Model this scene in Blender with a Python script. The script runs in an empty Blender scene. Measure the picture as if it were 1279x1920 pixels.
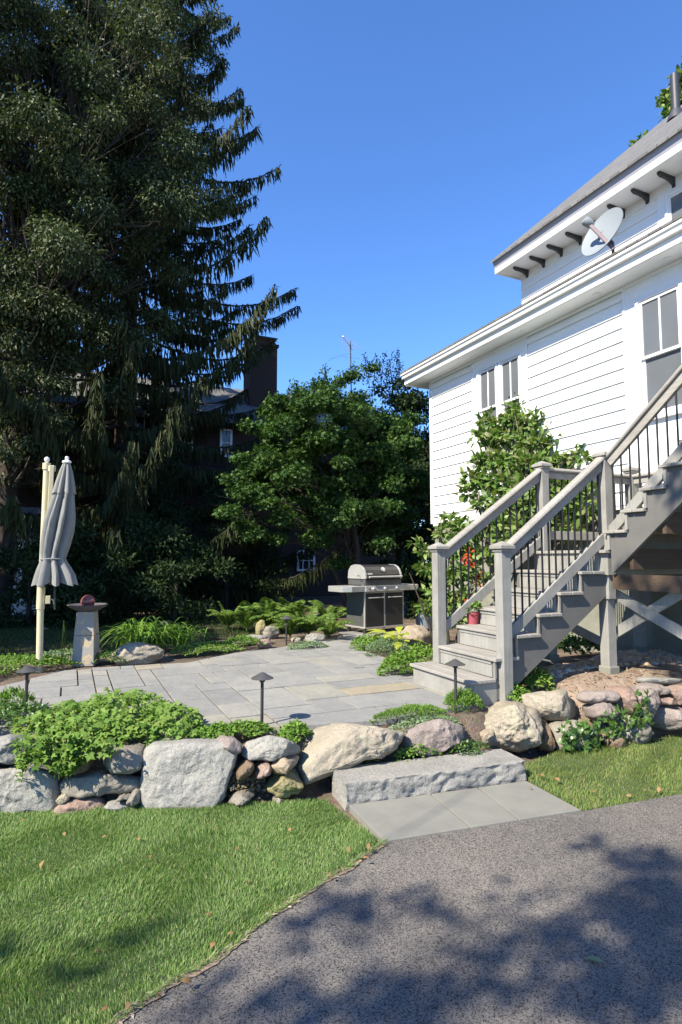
import bpy, bmesh, math, random
import numpy as np
from mathutils import Vector, Matrix, noise

random.seed(7)
rng = np.random.default_rng(11)
SC = bpy.context.scene
COL = SC.collection

# ------------------------------------------------------------------ camera, sky, sun, exposure
F, EYE, HZ = 1110.0, 1.6, 1048.0
P = math.atan((HZ - 960) / F)
YAW = math.atan(509 / math.hypot(F, HZ - 960))
cam = bpy.data.cameras.new("camera")
cam.sensor_fit = 'VERTICAL'
cam.sensor_height = 36.0
cam.lens = 36.0 * F / 1920.0
cam.clip_start = 0.05
cam.clip_end = 1000
camo = bpy.data.objects.new("camera", cam)
COL.objects.link(camo)
camo.location = (0, 0, EYE)
camo.rotation_euler = (math.pi / 2 + P, 0, -YAW)
SC.camera = camo

SUN = Vector((-0.69, -0.24, 0.68)).normalized()      # towards the sun
world = bpy.data.worlds.new("World")
SC.world = world
world.use_nodes = True
wn = world.node_tree
sky = wn.nodes.new('ShaderNodeTexSky')
sky.sky_type = 'NISHITA'
sky.sun_disc = False
sky.sun_elevation = math.asin(SUN.z)
sky.sun_rotation = math.atan2(SUN.x, SUN.y)
sky.altitude = 100
sky.air_density = 1.0
sky.dust_density = 0.0
sky.ozone_density = 4.5
tint = wn.nodes.new('ShaderNodeMix')
tint.data_type = 'RGBA'
tint.blend_type = 'MULTIPLY'
tint.inputs[0].default_value = 1.0
tint.inputs[7].default_value = (0.80, 1.11, 1.50, 1)
wn.links.new(sky.outputs[0], tint.inputs[6])
wn.links.new(tint.outputs[2], wn.nodes['Background'].inputs[0])
wn.nodes['Background'].inputs[1].default_value = 0.092
sl = bpy.data.lights.new("sun", 'SUN')
sl.energy = 5.0
sl.angle = math.radians(0.53)
sl.color = (1.0, 0.915, 0.76)
so = bpy.data.objects.new("sun", sl)
COL.objects.link(so)
so.rotation_euler = SUN.to_track_quat('Z', 'Y').to_euler()
SC.view_settings.view_transform = 'Standard'
SC.view_settings.look = 'None'
SC.view_settings.gamma = 1.0
SC.view_settings.exposure = 1.15
SC.render.engine = 'CYCLES'
SC.cycles.max_bounces = 6
SC.cycles.transparent_max_bounces = 6


# ------------------------------------------------------------------ photograph pixel -> point in the place
def ray(x, y):
    u = (x - 639.5) / F
    v = -(y - 960) / F
    fw = math.cos(P) - v * math.sin(P)
    up = math.sin(P) + v * math.cos(P)
    c, s = math.cos(YAW), math.sin(YAW)
    return Vector((u * c + fw * s, -u * s + fw * c, up))


def at(x, y, X=None, Y=None, z=None):
    r = ray(x, y)
    if X is not None:
        t = X / r.x
    elif Y is not None:
        t = Y / r.y
    else:
        t = (z - EYE) / r.z
    return Vector((0, 0, EYE)) + r * t


def at_plane(x, y, p, n):
    r = ray(x, y)
    o = Vector((0, 0, EYE))
    return o + r * ((Vector(p) - o).dot(n) / r.dot(n))


# ------------------------------------------------------------------ materials
def new_mat(name):
    m = bpy.data.materials.new(name)
    m.use_nodes = True
    nt = m.node_tree
    b = nt.nodes['Principled BSDF']
    return m, nt, b


def ramp(nt, stops):
    r = nt.nodes.new('ShaderNodeValToRGB')
    e = r.color_ramp.elements
    while len(e) < len(stops):
        e.new(0.5)
    for i, (p, c) in enumerate(stops):
        e[i].position = p
        e[i].color = (c[0], c[1], c[2], 1)
    return r


def tex(nt, kind, scale, detail=4, rough=0.6, vec=None, **kw):
    t = nt.nodes.new(kind)
    t.inputs['Scale'].default_value = scale
    if 'Detail' in t.inputs:
        t.inputs['Detail'].default_value = detail
    if 'Roughness' in t.inputs:
        t.inputs['Roughness'].default_value = rough
    if vec is not None:
        nt.links.new(vec, t.inputs['Vector'])
    return t


def geo_pos(nt):
    return nt.nodes.new('ShaderNodeNewGeometry').outputs['Position']


def bump(nt, b, height, strength, dist=0.02):
    n = nt.nodes.new('ShaderNodeBump')
    n.inputs['Strength'].default_value = strength
    n.inputs['Distance'].default_value = dist
    nt.links.new(height, n.inputs['Height'])
    nt.links.new(n.outputs[0], b.inputs['Normal'])


def mixc(nt, fac, a, b_, mode='MIX'):
    m = nt.nodes.new('ShaderNodeMix')
    m.data_type = 'RGBA'
    m.blend_type = mode
    for sock, v in ((m.inputs[0], fac), (m.inputs[6], a), (m.inputs[7], b_)):
        if hasattr(v, 'is_linked'):
            nt.links.new(v, sock)
        elif isinstance(v, (int, float)):
            sock.default_value = v
        else:
            sock.default_value = (v[0], v[1], v[2], 1)
    return m.outputs[2]


def mat_flat(name, c, rough=0.6, metal=0.0, var=0.12, scale=6, bmp=0.1, spec=0.4):
    m, nt, b = new_mat(name)
    pos = geo_pos(nt)
    t = tex(nt, 'ShaderNodeTexNoise', scale, 5, 0.65, pos)
    r = ramp(nt, [(0.3, [x * (1 - var) for x in c]), (0.7, [min(1, x * (1 + var)) for x in c])])
    nt.links.new(t.outputs[0], r.inputs[0])
    nt.links.new(r.outputs[0], b.inputs['Base Color'])
    b.inputs['Roughness'].default_value = rough
    b.inputs['Metallic'].default_value = metal
    b.inputs['Specular IOR Level'].default_value = spec
    if bmp:
        t2 = tex(nt, 'ShaderNodeTexNoise', scale * 12, 3, 0.6, pos)
        bump(nt, b, t2.outputs[0], bmp, 0.004)
    return m


def mat_wood(name, c, axis, rough=0.78, var=0.22):
    m, nt, b = new_mat(name)
    mp = nt.nodes.new('ShaderNodeMapping')
    nt.links.new(geo_pos(nt), mp.inputs[0])
    k = {'x': (2.2, 55, 55), 'y': (55, 2.2, 55), 'z': (55, 55, 2.2)}[axis]
    mp.inputs['Scale'].default_value = k
    g1 = tex(nt, 'ShaderNodeTexNoise', 1.0, 5, 0.7, mp.outputs[0])
    r1 = ramp(nt, [(0.25, [v * (1 - var) for v in c]), (0.5, c), (0.78, [v * (1 + var * .7) for v in c])])
    nt.links.new(g1.outputs[0], r1.inputs[0])
    st = tex(nt, 'ShaderNodeTexNoise', 3.5, 6, 0.7, geo_pos(nt))
    r2 = ramp(nt, [(0.3, (0.80, 0.79, 0.77)), (0.62, (1.07, 1.07, 1.07))])
    nt.links.new(st.outputs[0], r2.inputs[0])
    nt.links.new(mixc(nt, 1.0, r1.outputs[0], r2.outputs[0], 'MULTIPLY'), b.inputs['Base Color'])
    b.inputs['Roughness'].default_value = rough
    b.inputs['Specular IOR Level'].default_value = 0.3
    bump(nt, b, g1.outputs[0], 0.3, 0.004)
    return m


def mat_leaf(name, cols, trans=0.3, rough=0.6, spec=0.2):
    """leaf colours: every leaf (mesh island) takes its own tint from the ramp"""
    m, nt, b = new_mat(name)
    g = nt.nodes.new('ShaderNodeNewGeometry')
    n = len(cols)
    r = ramp(nt, [(i / max(1, n - 1), c) for i, c in enumerate(cols)])
    nt.links.new(g.outputs['Random Per Island'], r.inputs[0])
    nt.links.new(r.outputs[0], b.inputs['Base Color'])
    b.inputs['Roughness'].default_value = rough
    b.inputs['Specular IOR Level'].default_value = spec
    tr = nt.nodes.new('ShaderNodeBsdfTranslucent')
    mc = mixc(nt, 1.0, r.outputs[0], (1.0, 1.1, 0.5), 'MULTIPLY')
    nt.links.new(mc, tr.inputs['Color'])
    mx = nt.nodes.new('ShaderNodeMixShader')
    mx.inputs[0].default_value = trans
    nt.links.new(b.outputs[0], mx.inputs[1])
    nt.links.new(tr.outputs[0], mx.inputs[2])
    nt.links.new(mx.outputs[0], nt.nodes['Material Output'].inputs[0])
    return m


def mat_rock(name, c1, c2, speck=(0.05, 0.05, 0.05), moss=None, grain=90, speck_amt=0.5):
    m, nt, b = new_mat(name)
    pos = geo_pos(nt)
    big = tex(nt, 'ShaderNodeTexNoise', 5, 6, 0.6, pos)
    c1, c2, speck = [(a * .71, b_ * .695, c * .645) for a, b_, c in (c1, c2, speck)]
    r = ramp(nt, [(0.32, c1), (0.66, c2)])
    nt.links.new(big.outputs[0], r.inputs[0])
    sp = tex(nt, 'ShaderNodeTexNoise', grain, 3, 0.7, pos)
    rs = ramp(nt, [(0.38, (1, 1, 1)), (0.5, (0, 0, 0))])
    nt.links.new(sp.outputs[0], rs.inputs[0])
    ma = nt.nodes.new('ShaderNodeMath')
    ma.operation = 'MULTIPLY'
    ma.inputs[1].default_value = speck_amt
    nt.links.new(rs.outputs[0], ma.inputs[0])
    col = mixc(nt, ma.outputs[0], r.outputs[0], speck)
    li = tex(nt, 'ShaderNodeTexNoise', 16, 6, 0.75, pos)
    rl = ramp(nt, [(0.60, (0, 0, 0)), (0.66, (1, 1, 1))])
    nt.links.new(li.outputs[0], rl.inputs[0])
    ml = nt.nodes.new('ShaderNodeMath')
    ml.operation = 'MULTIPLY'
    ml.inputs[1].default_value = 0.55
    nt.links.new(rl.outputs[0], ml.inputs[0])
    col = mixc(nt, ml.outputs[0], col, [v * .55 + .03 for v in c1])
    if moss:
        mo = tex(nt, 'ShaderNodeTexNoise', 9, 5, 0.7, pos)
        rm = ramp(nt, [(0.5, (0, 0, 0)), (0.6, (1, 1, 1))])
        nt.links.new(mo.outputs[0], rm.inputs[0])
        mm = nt.nodes.new('ShaderNodeMath')
        mm.operation = 'MULTIPLY'
        mm.inputs[1].default_value = 0.6
        nt.links.new(rm.outputs[0], mm.inputs[0])
        col = mixc(nt, mm.outputs[0], col, moss)
    nt.links.new(col, b.inputs['Base Color'])
    b.inputs['Roughness'].default_value = 0.85
    b.inputs['Specular IOR Level'].default_value = 0.2
    hb = tex(nt, 'ShaderNodeTexNoise', 38, 6, 0.7, pos)
    bump(nt, b, hb.outputs[0], 0.75, 0.018)
    return m


M = {}
M['white_paint'] = mat_flat('white_paint', (0.80, 0.80, 0.79), 0.5, var=0.03, scale=2, bmp=0.05)
M['white_trim'] = mat_flat('white_trim', (0.78, 0.79, 0.80), 0.45, var=0.03, scale=3, bmp=0.03)
M['bracket'] = mat_flat('bracket_paint', (0.035, 0.04, 0.045), 0.6)
M['gray_wood'] = mat_wood('gray_stained_wood', (0.255, 0.249, 0.228), 'z')
M['stringer_paint'] = mat_flat('dark_gray_stringer', (0.12, 0.116, 0.108), 0.75, var=0.12, scale=5, bmp=0.2)
M['tread_wood'] = mat_wood('weathered_tread_wood', (0.28, 0.264, 0.236), 'y', var=.28)
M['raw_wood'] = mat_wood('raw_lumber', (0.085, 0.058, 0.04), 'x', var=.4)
M['black_metal'] = mat_flat('black_metal', (0.018, 0.018, 0.02), 0.45, metal=0.3, var=0.1)
M['lamp_metal'] = mat_flat('dark_bronze', (0.045, 0.042, 0.042), 0.5, metal=0.3, var=0.2)
M['lamp_hat'] = mat_flat('bronze_hat', (0.11, 0.105, 0.10), 0.45, metal=0.5, var=0.2)
M['steel'] = mat_flat('stainless_steel', (0.50, 0.49, 0.46), 0.32, metal=0.5, var=0.08, bmp=0.02)
M['grill_black'] = mat_flat('black_enamel', (0.045, 0.042, 0.039), 0.3, metal=0.3, var=0.1, bmp=0)
M['grill_gray'] = mat_flat('gray_enamel', (0.11, 0.11, 0.11), 0.4, metal=0.4, var=0.1, bmp=0)
M['cream_metal'] = mat_flat('cream_painted_metal', (0.50, 0.45, 0.30), 0.5, var=0.06, bmp=0.02)
M['canvas'] = mat_flat('gray_canvas', (0.205, 0.205, 0.19), 0.85, var=0.10, scale=10, bmp=0.2)
M['dish_gray'] = mat_flat('dish_gray', (0.22, 0.245, 0.26), 0.5, var=0.03, bmp=0)
M['dish_arm'] = mat_flat('dish_arm', (0.13, 0.10, 0.11), 0.5, metal=0.4)
M['foundation'] = mat_flat('concrete_foundation', (0.20, 0.20, 0.165), 0.85, var=0.2, scale=3, bmp=0.3)
M['terracotta'] = mat_flat('pink_pot_glaze', (0.30, 0.06, 0.075), 0.6, var=0.1)
M['gray_pot'] = mat_flat('blue_gray_pot', (0.16, 0.19, 0.23), 0.5, var=0.12)
M['flower_red'] = mat_leaf('red_blossom', [(0.35, 0.02, 0.01), (0.6, 0.09, 0.03)], 0.2)
M['pipe'] = mat_flat('vent_pipe_paint', (0.05, 0.052, 0.06), 0.5, metal=0.2)
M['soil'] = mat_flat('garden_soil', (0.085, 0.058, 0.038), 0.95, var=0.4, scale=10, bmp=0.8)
M['bark'] = mat_flat('bark', (0.04, 0.031, 0.025), 0.95, var=0.35, scale=9, bmp=0.9)
M['bark_mid'] = mat_flat('bark_mid', (0.085, 0.07, 0.058), 0.9, var=0.4, scale=12, bmp=0.8)
M['shade_gray_trim'] = mat_flat('shade_gray_trim', (0.36, 0.36, 0.40), 0.5, var=0.04, bmp=0.02)  # lavender gray puts the shade of the eave into the crown moulding's colour
M['bark_pale'] = mat_flat('pale_bark', (0.22, 0.19, 0.16), 0.9, var=0.35, scale=12, bmp=0.8)
M['copper'] = mat_flat('copper_glass', (0.26, 0.085, 0.08), 0.2, metal=0.35, var=0.1, bmp=0)
M['bath_bowl'] = mat_flat('slate_bowl', (0.085, 0.075, 0.08), 0.7, var=0.15, bmp=0.3)
M['screen'] = mat_flat('window_screen', (0.12, 0.13, 0.14), 0.12, var=0.08, scale=1.5, bmp=0, spec=0.6)
M['dark_glass'] = mat_flat('dark_glass', (0.03, 0.033, 0.036), 0.06, var=0.1, bmp=0, spec=0.7)
M['frame_white'] = mat_flat('sash_white', (0.74, 0.74, 0.75), 0.4, var=0.03, bmp=0)
M['plate'] = mat_flat('chrome_plate', (0.65, 0.64, 0.62), 0.35, metal=0.7, bmp=0)
M['mortar_brick'] = None

m, nt, b = new_mat('brick')
pos = geo_pos(nt)
mp = nt.nodes.new('ShaderNodeMapping')
mp.inputs['Rotation'].default_value = (math.radians(90), 0, 0)
nt.links.new(pos, mp.inputs[0])
bt = tex(nt, 'ShaderNodeTexBrick', 5.0, vec=mp.outputs[0])
bt.inputs['Color1'].default_value = (0.045, 0.02, 0.014, 1)
bt.inputs['Color2'].default_value = (0.035, 0.017, 0.012, 1)
bt.inputs['Mortar'].default_value = (0.045, 0.038, 0.033, 1)
nt.links.new(bt.outputs[0], b.inputs['Base Color'])
b.inputs['Roughness'].default_value = 0.9
M['brick'] = m

m, nt, b = new_mat('asphalt_shingle')
pos = geo_pos(nt)
mp = nt.nodes.new('ShaderNodeMapping')
mp.inputs['Rotation'].default_value = (0, math.radians(41), math.radians(90))
nt.links.new(pos, mp.inputs[0])
bt = tex(nt, 'ShaderNodeTexBrick', 3.2, vec=mp.outputs[0])
bt.inputs['Color1'].default_value = (0.17, 0.168, 0.158, 1)
bt.inputs['Color2'].default_value = (0.105, 0.103, 0.10, 1)
bt.inputs['Mortar'].default_value = (0.07, 0.07, 0.07, 1)
bt.inputs['Mortar Size'].default_value = 0.03
ns = tex(nt, 'ShaderNodeTexNoise', 60, 3, 0.7, pos)
nt.links.new(mixc(nt, 0.35, bt.outputs[0], ns.outputs[0], 'OVERLAY'), b.inputs['Base Color'])
b.inputs['Roughness'].default_value = 0.9
bump(nt, b, bt.outputs[1], -0.6, 0.02)
M['shingle'] = m

# driveway: aged asphalt with pale grit
m, nt, b = new_mat('aged_asphalt')
pos = geo_pos(nt)
vo = tex(nt, 'ShaderNodeTexVoronoi', 210, vec=pos)
sh = nt.nodes.new('ShaderNodeSeparateColor')
nt.links.new(vo.outputs['Color'], sh.inputs[0])
rg = ramp(nt, [(0.0, (0.0145, 0.0138, 0.0131)), (0.6, (0.0185, 0.0175, 0.0166)), (0.88, (0.027, 0.0255, 0.0238)), (0.955, (0.062, 0.058, 0.054)), (1.0, (0.17, 0.158, 0.145))])
nt.links.new(sh.outputs[0], rg.inputs[0])
n1 = tex(nt, 'ShaderNodeTexNoise', 1.7, 6, 0.65, pos)
r1 = ramp(nt, [(0.3, (0.74, 0.74, 0.75)), (0.7, (1.22, 1.18, 1.14))])
nt.links.new(n1.outputs[0], r1.inputs[0])
c1 = mixc(nt, 1.0, rg.outputs[0], r1.outputs[0], 'MULTIPLY')
n2 = tex(nt, 'ShaderNodeTexNoise', 70, 4, 0.7, pos)
r2 = ramp(nt, [(0.3, (0.8, 0.8, 0.8)), (0.65, (1.15, 1.15, 1.15))])
nt.links.new(n2.outputs[0], r2.inputs[0])
c2 = mixc(nt, 1.0, c1, r2.outputs[0], 'MULTIPLY')
nt.links.new(c2, b.inputs['Base Color'])
b.inputs['Roughness'].default_value = 0.85
b.inputs['Specular IOR Level'].default_value = 0.3
bump(nt, b, vo.outputs['Distance'], -0.3, 0.004)
M['asphalt'] = m

# patio flagstones: each slab its own tint
m, nt, b = new_mat('bluestone')
pos = geo_pos(nt)
g = nt.nodes.new('ShaderNodeNewGeometry')
rr = ramp(nt, [(0.0, (0.165, 0.162, 0.153)), (0.25, (0.20, 0.197, 0.185)), (0.5, (0.178, 0.176, 0.166)), (0.8, (0.215, 0.21, 0.192)),
               (0.97, (0.215, 0.205, 0.172)), (1.0, (0.235, 0.20, 0.14))])
nt.links.new(g.outputs['Random Per Island'], rr.inputs[0])
n1 = tex(nt, 'ShaderNodeTexNoise', 4, 7, 0.7, pos)
r1 = ramp(nt, [(0.28, (0.92, 0.95, 1.0)), (0.72, (1.34, 1.32, 1.28))])
nt.links.new(n1.outputs[0], r1.inputs[0])
nt.links.new(mixc(nt, 1.0, rr.outputs[0], r1.outputs[0], 'MULTIPLY'), b.inputs['Base Color'])
b.inputs['Roughness'].default_value = 0.75
n3 = tex(nt, 'ShaderNodeTexNoise', 14, 6, 0.65, pos)
bump(nt, b, n3.outputs[0], 0.6, 0.02)
M['bluestone'] = m

m, nt, b = new_mat('green_gray_slab')
pos = geo_pos(nt)
n1 = tex(nt, 'ShaderNodeTexNoise', 3.5, 8, 0.72, pos)
r1 = ramp(nt, [(0.3, (0.160, 0.158, 0.138)), (0.7, (0.21, 0.205, 0.178))])
nt.links.new(n1.outputs[0], r1.inputs[0])
nt.links.new(r1.outputs[0], b.inputs['Base Color'])
b.inputs['Roughness'].default_value = 0.8
n3 = tex(nt, 'ShaderNodeTexNoise', 30, 5, 0.65, pos)
bump(nt, b, n3.outputs[0], 0.2, 0.006)
M['slab'] = m

# ground soil
m, nt, b = new_mat('ground_soil')
pos = geo_pos(nt)
n1 = tex(nt, 'ShaderNodeTexNoise', 2.2, 8, 0.7, pos)
r1 = ramp(nt, [(0.3, (0.06, 0.045, 0.03)), (0.5, (0.11, 0.08, 0.055)), (0.7, (0.19, 0.145, 0.105))])
nt.links.new(n1.outputs[0], r1.inputs[0])
n2 = tex(nt, 'ShaderNodeTexVoronoi', 60, vec=pos)
nt.links.new(mixc(nt, 0.35, r1.outputs[0], n2.outputs['Color'], 'SOFT_LIGHT'), b.inputs['Base Color'])
b.inputs['Roughness'].default_value = 0.95
bump(nt, b, n2.outputs['Distance'], 0.8, 0.02)
M['ground'] = m

m, nt, b = new_mat('bed_earth')
pos = geo_pos(nt)
n1 = tex(nt, 'ShaderNodeTexNoise', 5, 8, 0.7, pos)
r1 = ramp(nt, [(0.3, (0.20, 0.14, 0.10)), (0.5, (0.30, 0.225, 0.165)), (0.7, (0.40, 0.31, 0.23))])
nt.links.new(n1.outputs[0], r1.inputs[0])
nt.links.new(r1.outputs[0], b.inputs['Base Color'])
b.inputs['Roughness'].default_value = 0.95
n2 = tex(nt, 'ShaderNodeTexNoise', 30, 6, 0.75, pos)
bump(nt, b, n2.outputs[0], 0.9, 0.03)
M['bed'] = m

m, nt, b = new_mat('turf_base')
pos = geo_pos(nt)
n1 = tex(nt, 'ShaderNodeTexNoise', 3.0, 7, 0.7, pos)
r1 = ramp(nt, [(0.32, (0.06, 0.10, 0.025)), (0.55, (0.09, 0.14, 0.04)), (0.75, (0.16, 0.15, 0.065))])
nt.links.new(n1.outputs[0], r1.inputs[0])
nt.links.new(r1.outputs[0], b.inputs['Base Color'])
b.inputs['Roughness'].default_value = 0.95
n2 = tex(nt, 'ShaderNodeTexNoise', 120, 4, 0.7, pos)
bump(nt, b, n2.outputs[0], 1.0, 0.03)
M['turf'] = m

M['rock_gray'] = mat_rock('rock_gray', (0.34, 0.335, 0.32), (0.46, 0.45, 0.43), (0.14, 0.14, 0.135))
M['rock_granite'] = mat_rock('rock_granite', (0.36, 0.355, 0.345), (0.46, 0.45, 0.435), (0.13, 0.13, 0.13), grain=130, speck_amt=0.6)
M['rock_tan'] = mat_rock('rock_tan', (0.36, 0.295, 0.225), (0.47, 0.40, 0.32), (0.20, 0.15, 0.10))
M['rock_cream'] = mat_rock('rock_cream', (0.38, 0.335, 0.275), (0.49, 0.44, 0.375), (0.22, 0.17, 0.12), moss=(0.33, 0.31, 0.22))
M['rock_brown'] = mat_rock('rock_brown', (0.21, 0.145, 0.095), (0.33, 0.25, 0.18), (0.10, 0.07, 0.05))
M['rock_pink'] = mat_rock('rock_pink', (0.34, 0.23, 0.195), (0.44, 0.34, 0.295), (0.16, 0.11, 0.10))
M['rock_mauve'] = mat_rock('rock_mauve', (0.29, 0.24, 0.23), (0.41, 0.355, 0.34), (0.13, 0.11, 0.11))
M['rock_olive'] = mat_rock('rock_olive', (0.30, 0.27, 0.13), (0.40, 0.36, 0.22), (0.14, 0.13, 0.07), moss=(0.28, 0.26, 0.06))
M['rock_taupe'] = mat_rock('rock_taupe', (0.27, 0.245, 0.215), (0.38, 0.355, 0.32), (0.14, 0.12, 0.105))

M['grass'] = mat_leaf('grass_blades', [(0.09, 0.18, 0.04), (0.14, 0.25, 0.06), (0.19, 0.31, 0.09), (0.26, 0.35, 0.125), (0.40, 0.42, 0.22)], 0.35, 0.5)
M['grass_dry'] = mat_leaf('grass_blades_dry', [(0.11, 0.19, 0.035), (0.16, 0.24, 0.055), (0.22, 0.27, 0.08), (0.34, 0.31, 0.15)], 0.35, 0.5)
M['grass_shade_painted'] = mat_leaf('shade_painted_grass', [(0.022, 0.05, 0.01), (0.035, 0.07, 0.014), (0.05, 0.085, 0.02)], 0.2)  # dark greens put the back garden's deep shade into the blade colour
M['leaf_bright'] = mat_leaf('leaf_bright', [(0.08, 0.17, 0.02), (0.13, 0.24, 0.035), (0.17, 0.30, 0.05), (0.20, 0.30, 0.07)], 0.35)
M['leaf_geranium'] = mat_leaf('leaf_geranium', [(0.07, 0.15, 0.025), (0.11, 0.21, 0.03), (0.16, 0.27, 0.05), (0.20, 0.29, 0.06), (0.17, 0.28, 0.06), (0.15, 0.25, 0.05), (0.18, 0.28, 0.06), (0.13, 0.23, 0.045), (0.22, 0.28, 0.07)], 0.35)
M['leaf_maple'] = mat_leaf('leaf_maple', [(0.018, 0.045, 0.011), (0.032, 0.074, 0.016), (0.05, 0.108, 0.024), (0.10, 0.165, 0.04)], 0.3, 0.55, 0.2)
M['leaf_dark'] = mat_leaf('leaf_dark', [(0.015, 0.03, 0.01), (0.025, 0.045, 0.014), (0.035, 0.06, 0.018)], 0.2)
M['leaf_olive'] = mat_leaf('leaf_olive', [(0.024, 0.042, 0.015), (0.042, 0.064, 0.023), (0.07, 0.094, 0.037), (0.14, 0.155, 0.078)], 0.25, 0.55, 0.25)
M['leaf_magnolia'] = mat_leaf('leaf_magnolia', [(0.05, 0.11, 0.02), (0.09, 0.17, 0.03), (0.13, 0.22, 0.045), (0.19, 0.26, 0.07), (0.22, 0.22, 0.10)], 0.3, 0.45, 0.3)
M['leaf_silver'] = mat_leaf('leaf_silver', [(0.14, 0.21, 0.11), (0.20, 0.27, 0.16), (0.16, 0.25, 0.08)], 0.25)
M['leaf_hosta'] = mat_leaf('leaf_hosta', [(0.36, 0.42, 0.05), (0.45, 0.48, 0.08), (0.28, 0.38, 0.05)], 0.4)
M['leaf_fern'] = mat_leaf('leaf_fern', [(0.04, 0.09, 0.02), (0.08, 0.15, 0.028), (0.13, 0.215, 0.038), (0.21, 0.28, 0.05)], 0.35)
M['leaf_ivy'] = mat_leaf('leaf_ivy', [(0.035, 0.085, 0.016), (0.07, 0.14, 0.025), (0.12, 0.20, 0.04)], 0.25, 0.35, 0.5)
M['spruce'] = mat_leaf('spruce_needles', [(0.02, 0.032, 0.012), (0.035, 0.05, 0.018), (0.055, 0.07, 0.026), (0.085, 0.085, 0.035)], 0.12, 0.6)
M['dry_leaf'] = mat_leaf('dry_leaf', [(0.24, 0.11, 0.05), (0.30, 0.18, 0.08), (0.17, 0.09, 0.05)], 0.2)
M['pebble'] = mat_leaf('river_pebble', [(0.42, 0.30, 0.16), (0.50, 0.38, 0.22), (0.36, 0.27, 0.20), (0.45, 0.43, 0.40), (0.33, 0.20, 0.15)], 0.0, 0.7)
M['mulch'] = mat_leaf('mulch', [(0.12, 0.08, 0.055), (0.22, 0.16, 0.11), (0.30, 0.23, 0.17), (0.34, 0.29, 0.23), (0.25, 0.12, 0.07)], 0.0, 0.9)
M['dried_weed'] = mat_leaf('dried_weed', [(0.22, 0.15, 0.09), (0.28, 0.22, 0.13), (0.20, 0.20, 0.13)], 0.2)


# ------------------------------------------------------------------ object helpers
ROOT = {}


def tag(o, label=None, cat=None, group=None, kind=None):
    if label:
        o['label'] = label
    if cat:
        o['category'] = cat
    if group:
        o['group'] = group
    if kind:
        o['kind'] = kind
    return o


def empty(name, loc, label, cat, group=None):
    o = bpy.data.objects.new(name, None)
    o.empty_display_size = 0.1
    COL.objects.link(o)
    o.location = loc
    ROOT[o.name] = Vector(loc)
    return tag(o, label, cat, group)


def link_mesh(name, me, mat, parent=None, smooth=False):
    o = bpy.data.objects.new(name, me)
    COL.objects.link(o)
    if mat is not None:
        me.materials.append(mat)
    if parent is not None:
        o.parent = parent
    if smooth:
        me.polygons.foreach_set('use_smooth', np.ones(len(me.polygons), dtype=bool))
    return o


def base_of(parent):
    p = parent
    while p is not None:
        if p.name in ROOT:
            return ROOT[p.name]
        p = p.parent
    return Vector((0, 0, 0))


def mesh_np(name, V, faces_list, mat, parent=None, smooth=False, origin=None):
    """V (n,3) array; faces_list: list of int arrays (m,k)"""
    off = base_of(parent) if parent is not None else Vector(origin or (0, 0, 0))
    V = np.asarray(V, dtype=np.float32).reshape(-1, 3) - np.array(off, dtype=np.float32)
    me = bpy.data.meshes.new(name)
    me.vertices.add(len(V))
    me.vertices.foreach_set('co', V.ravel())
    idx = np.concatenate([f.ravel() for f in faces_list]).astype(np.int32)
    tot = np.concatenate([np.full(len(f), f.shape[1], dtype=np.int32) for f in faces_list])
    start = np.concatenate([[0], np.cumsum(tot)[:-1]]).astype(np.int32)
    me.loops.add(len(idx))
    me.loops.foreach_set('vertex_index', idx)
    me.polygons.add(len(tot))
    me.polygons.foreach_set('loop_start', start)
    me.update(calc_edges=True)
    o = link_mesh(name, me, mat, parent, smooth)
    if parent is None and origin is not None:
        o.location = origin
    return o


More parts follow.
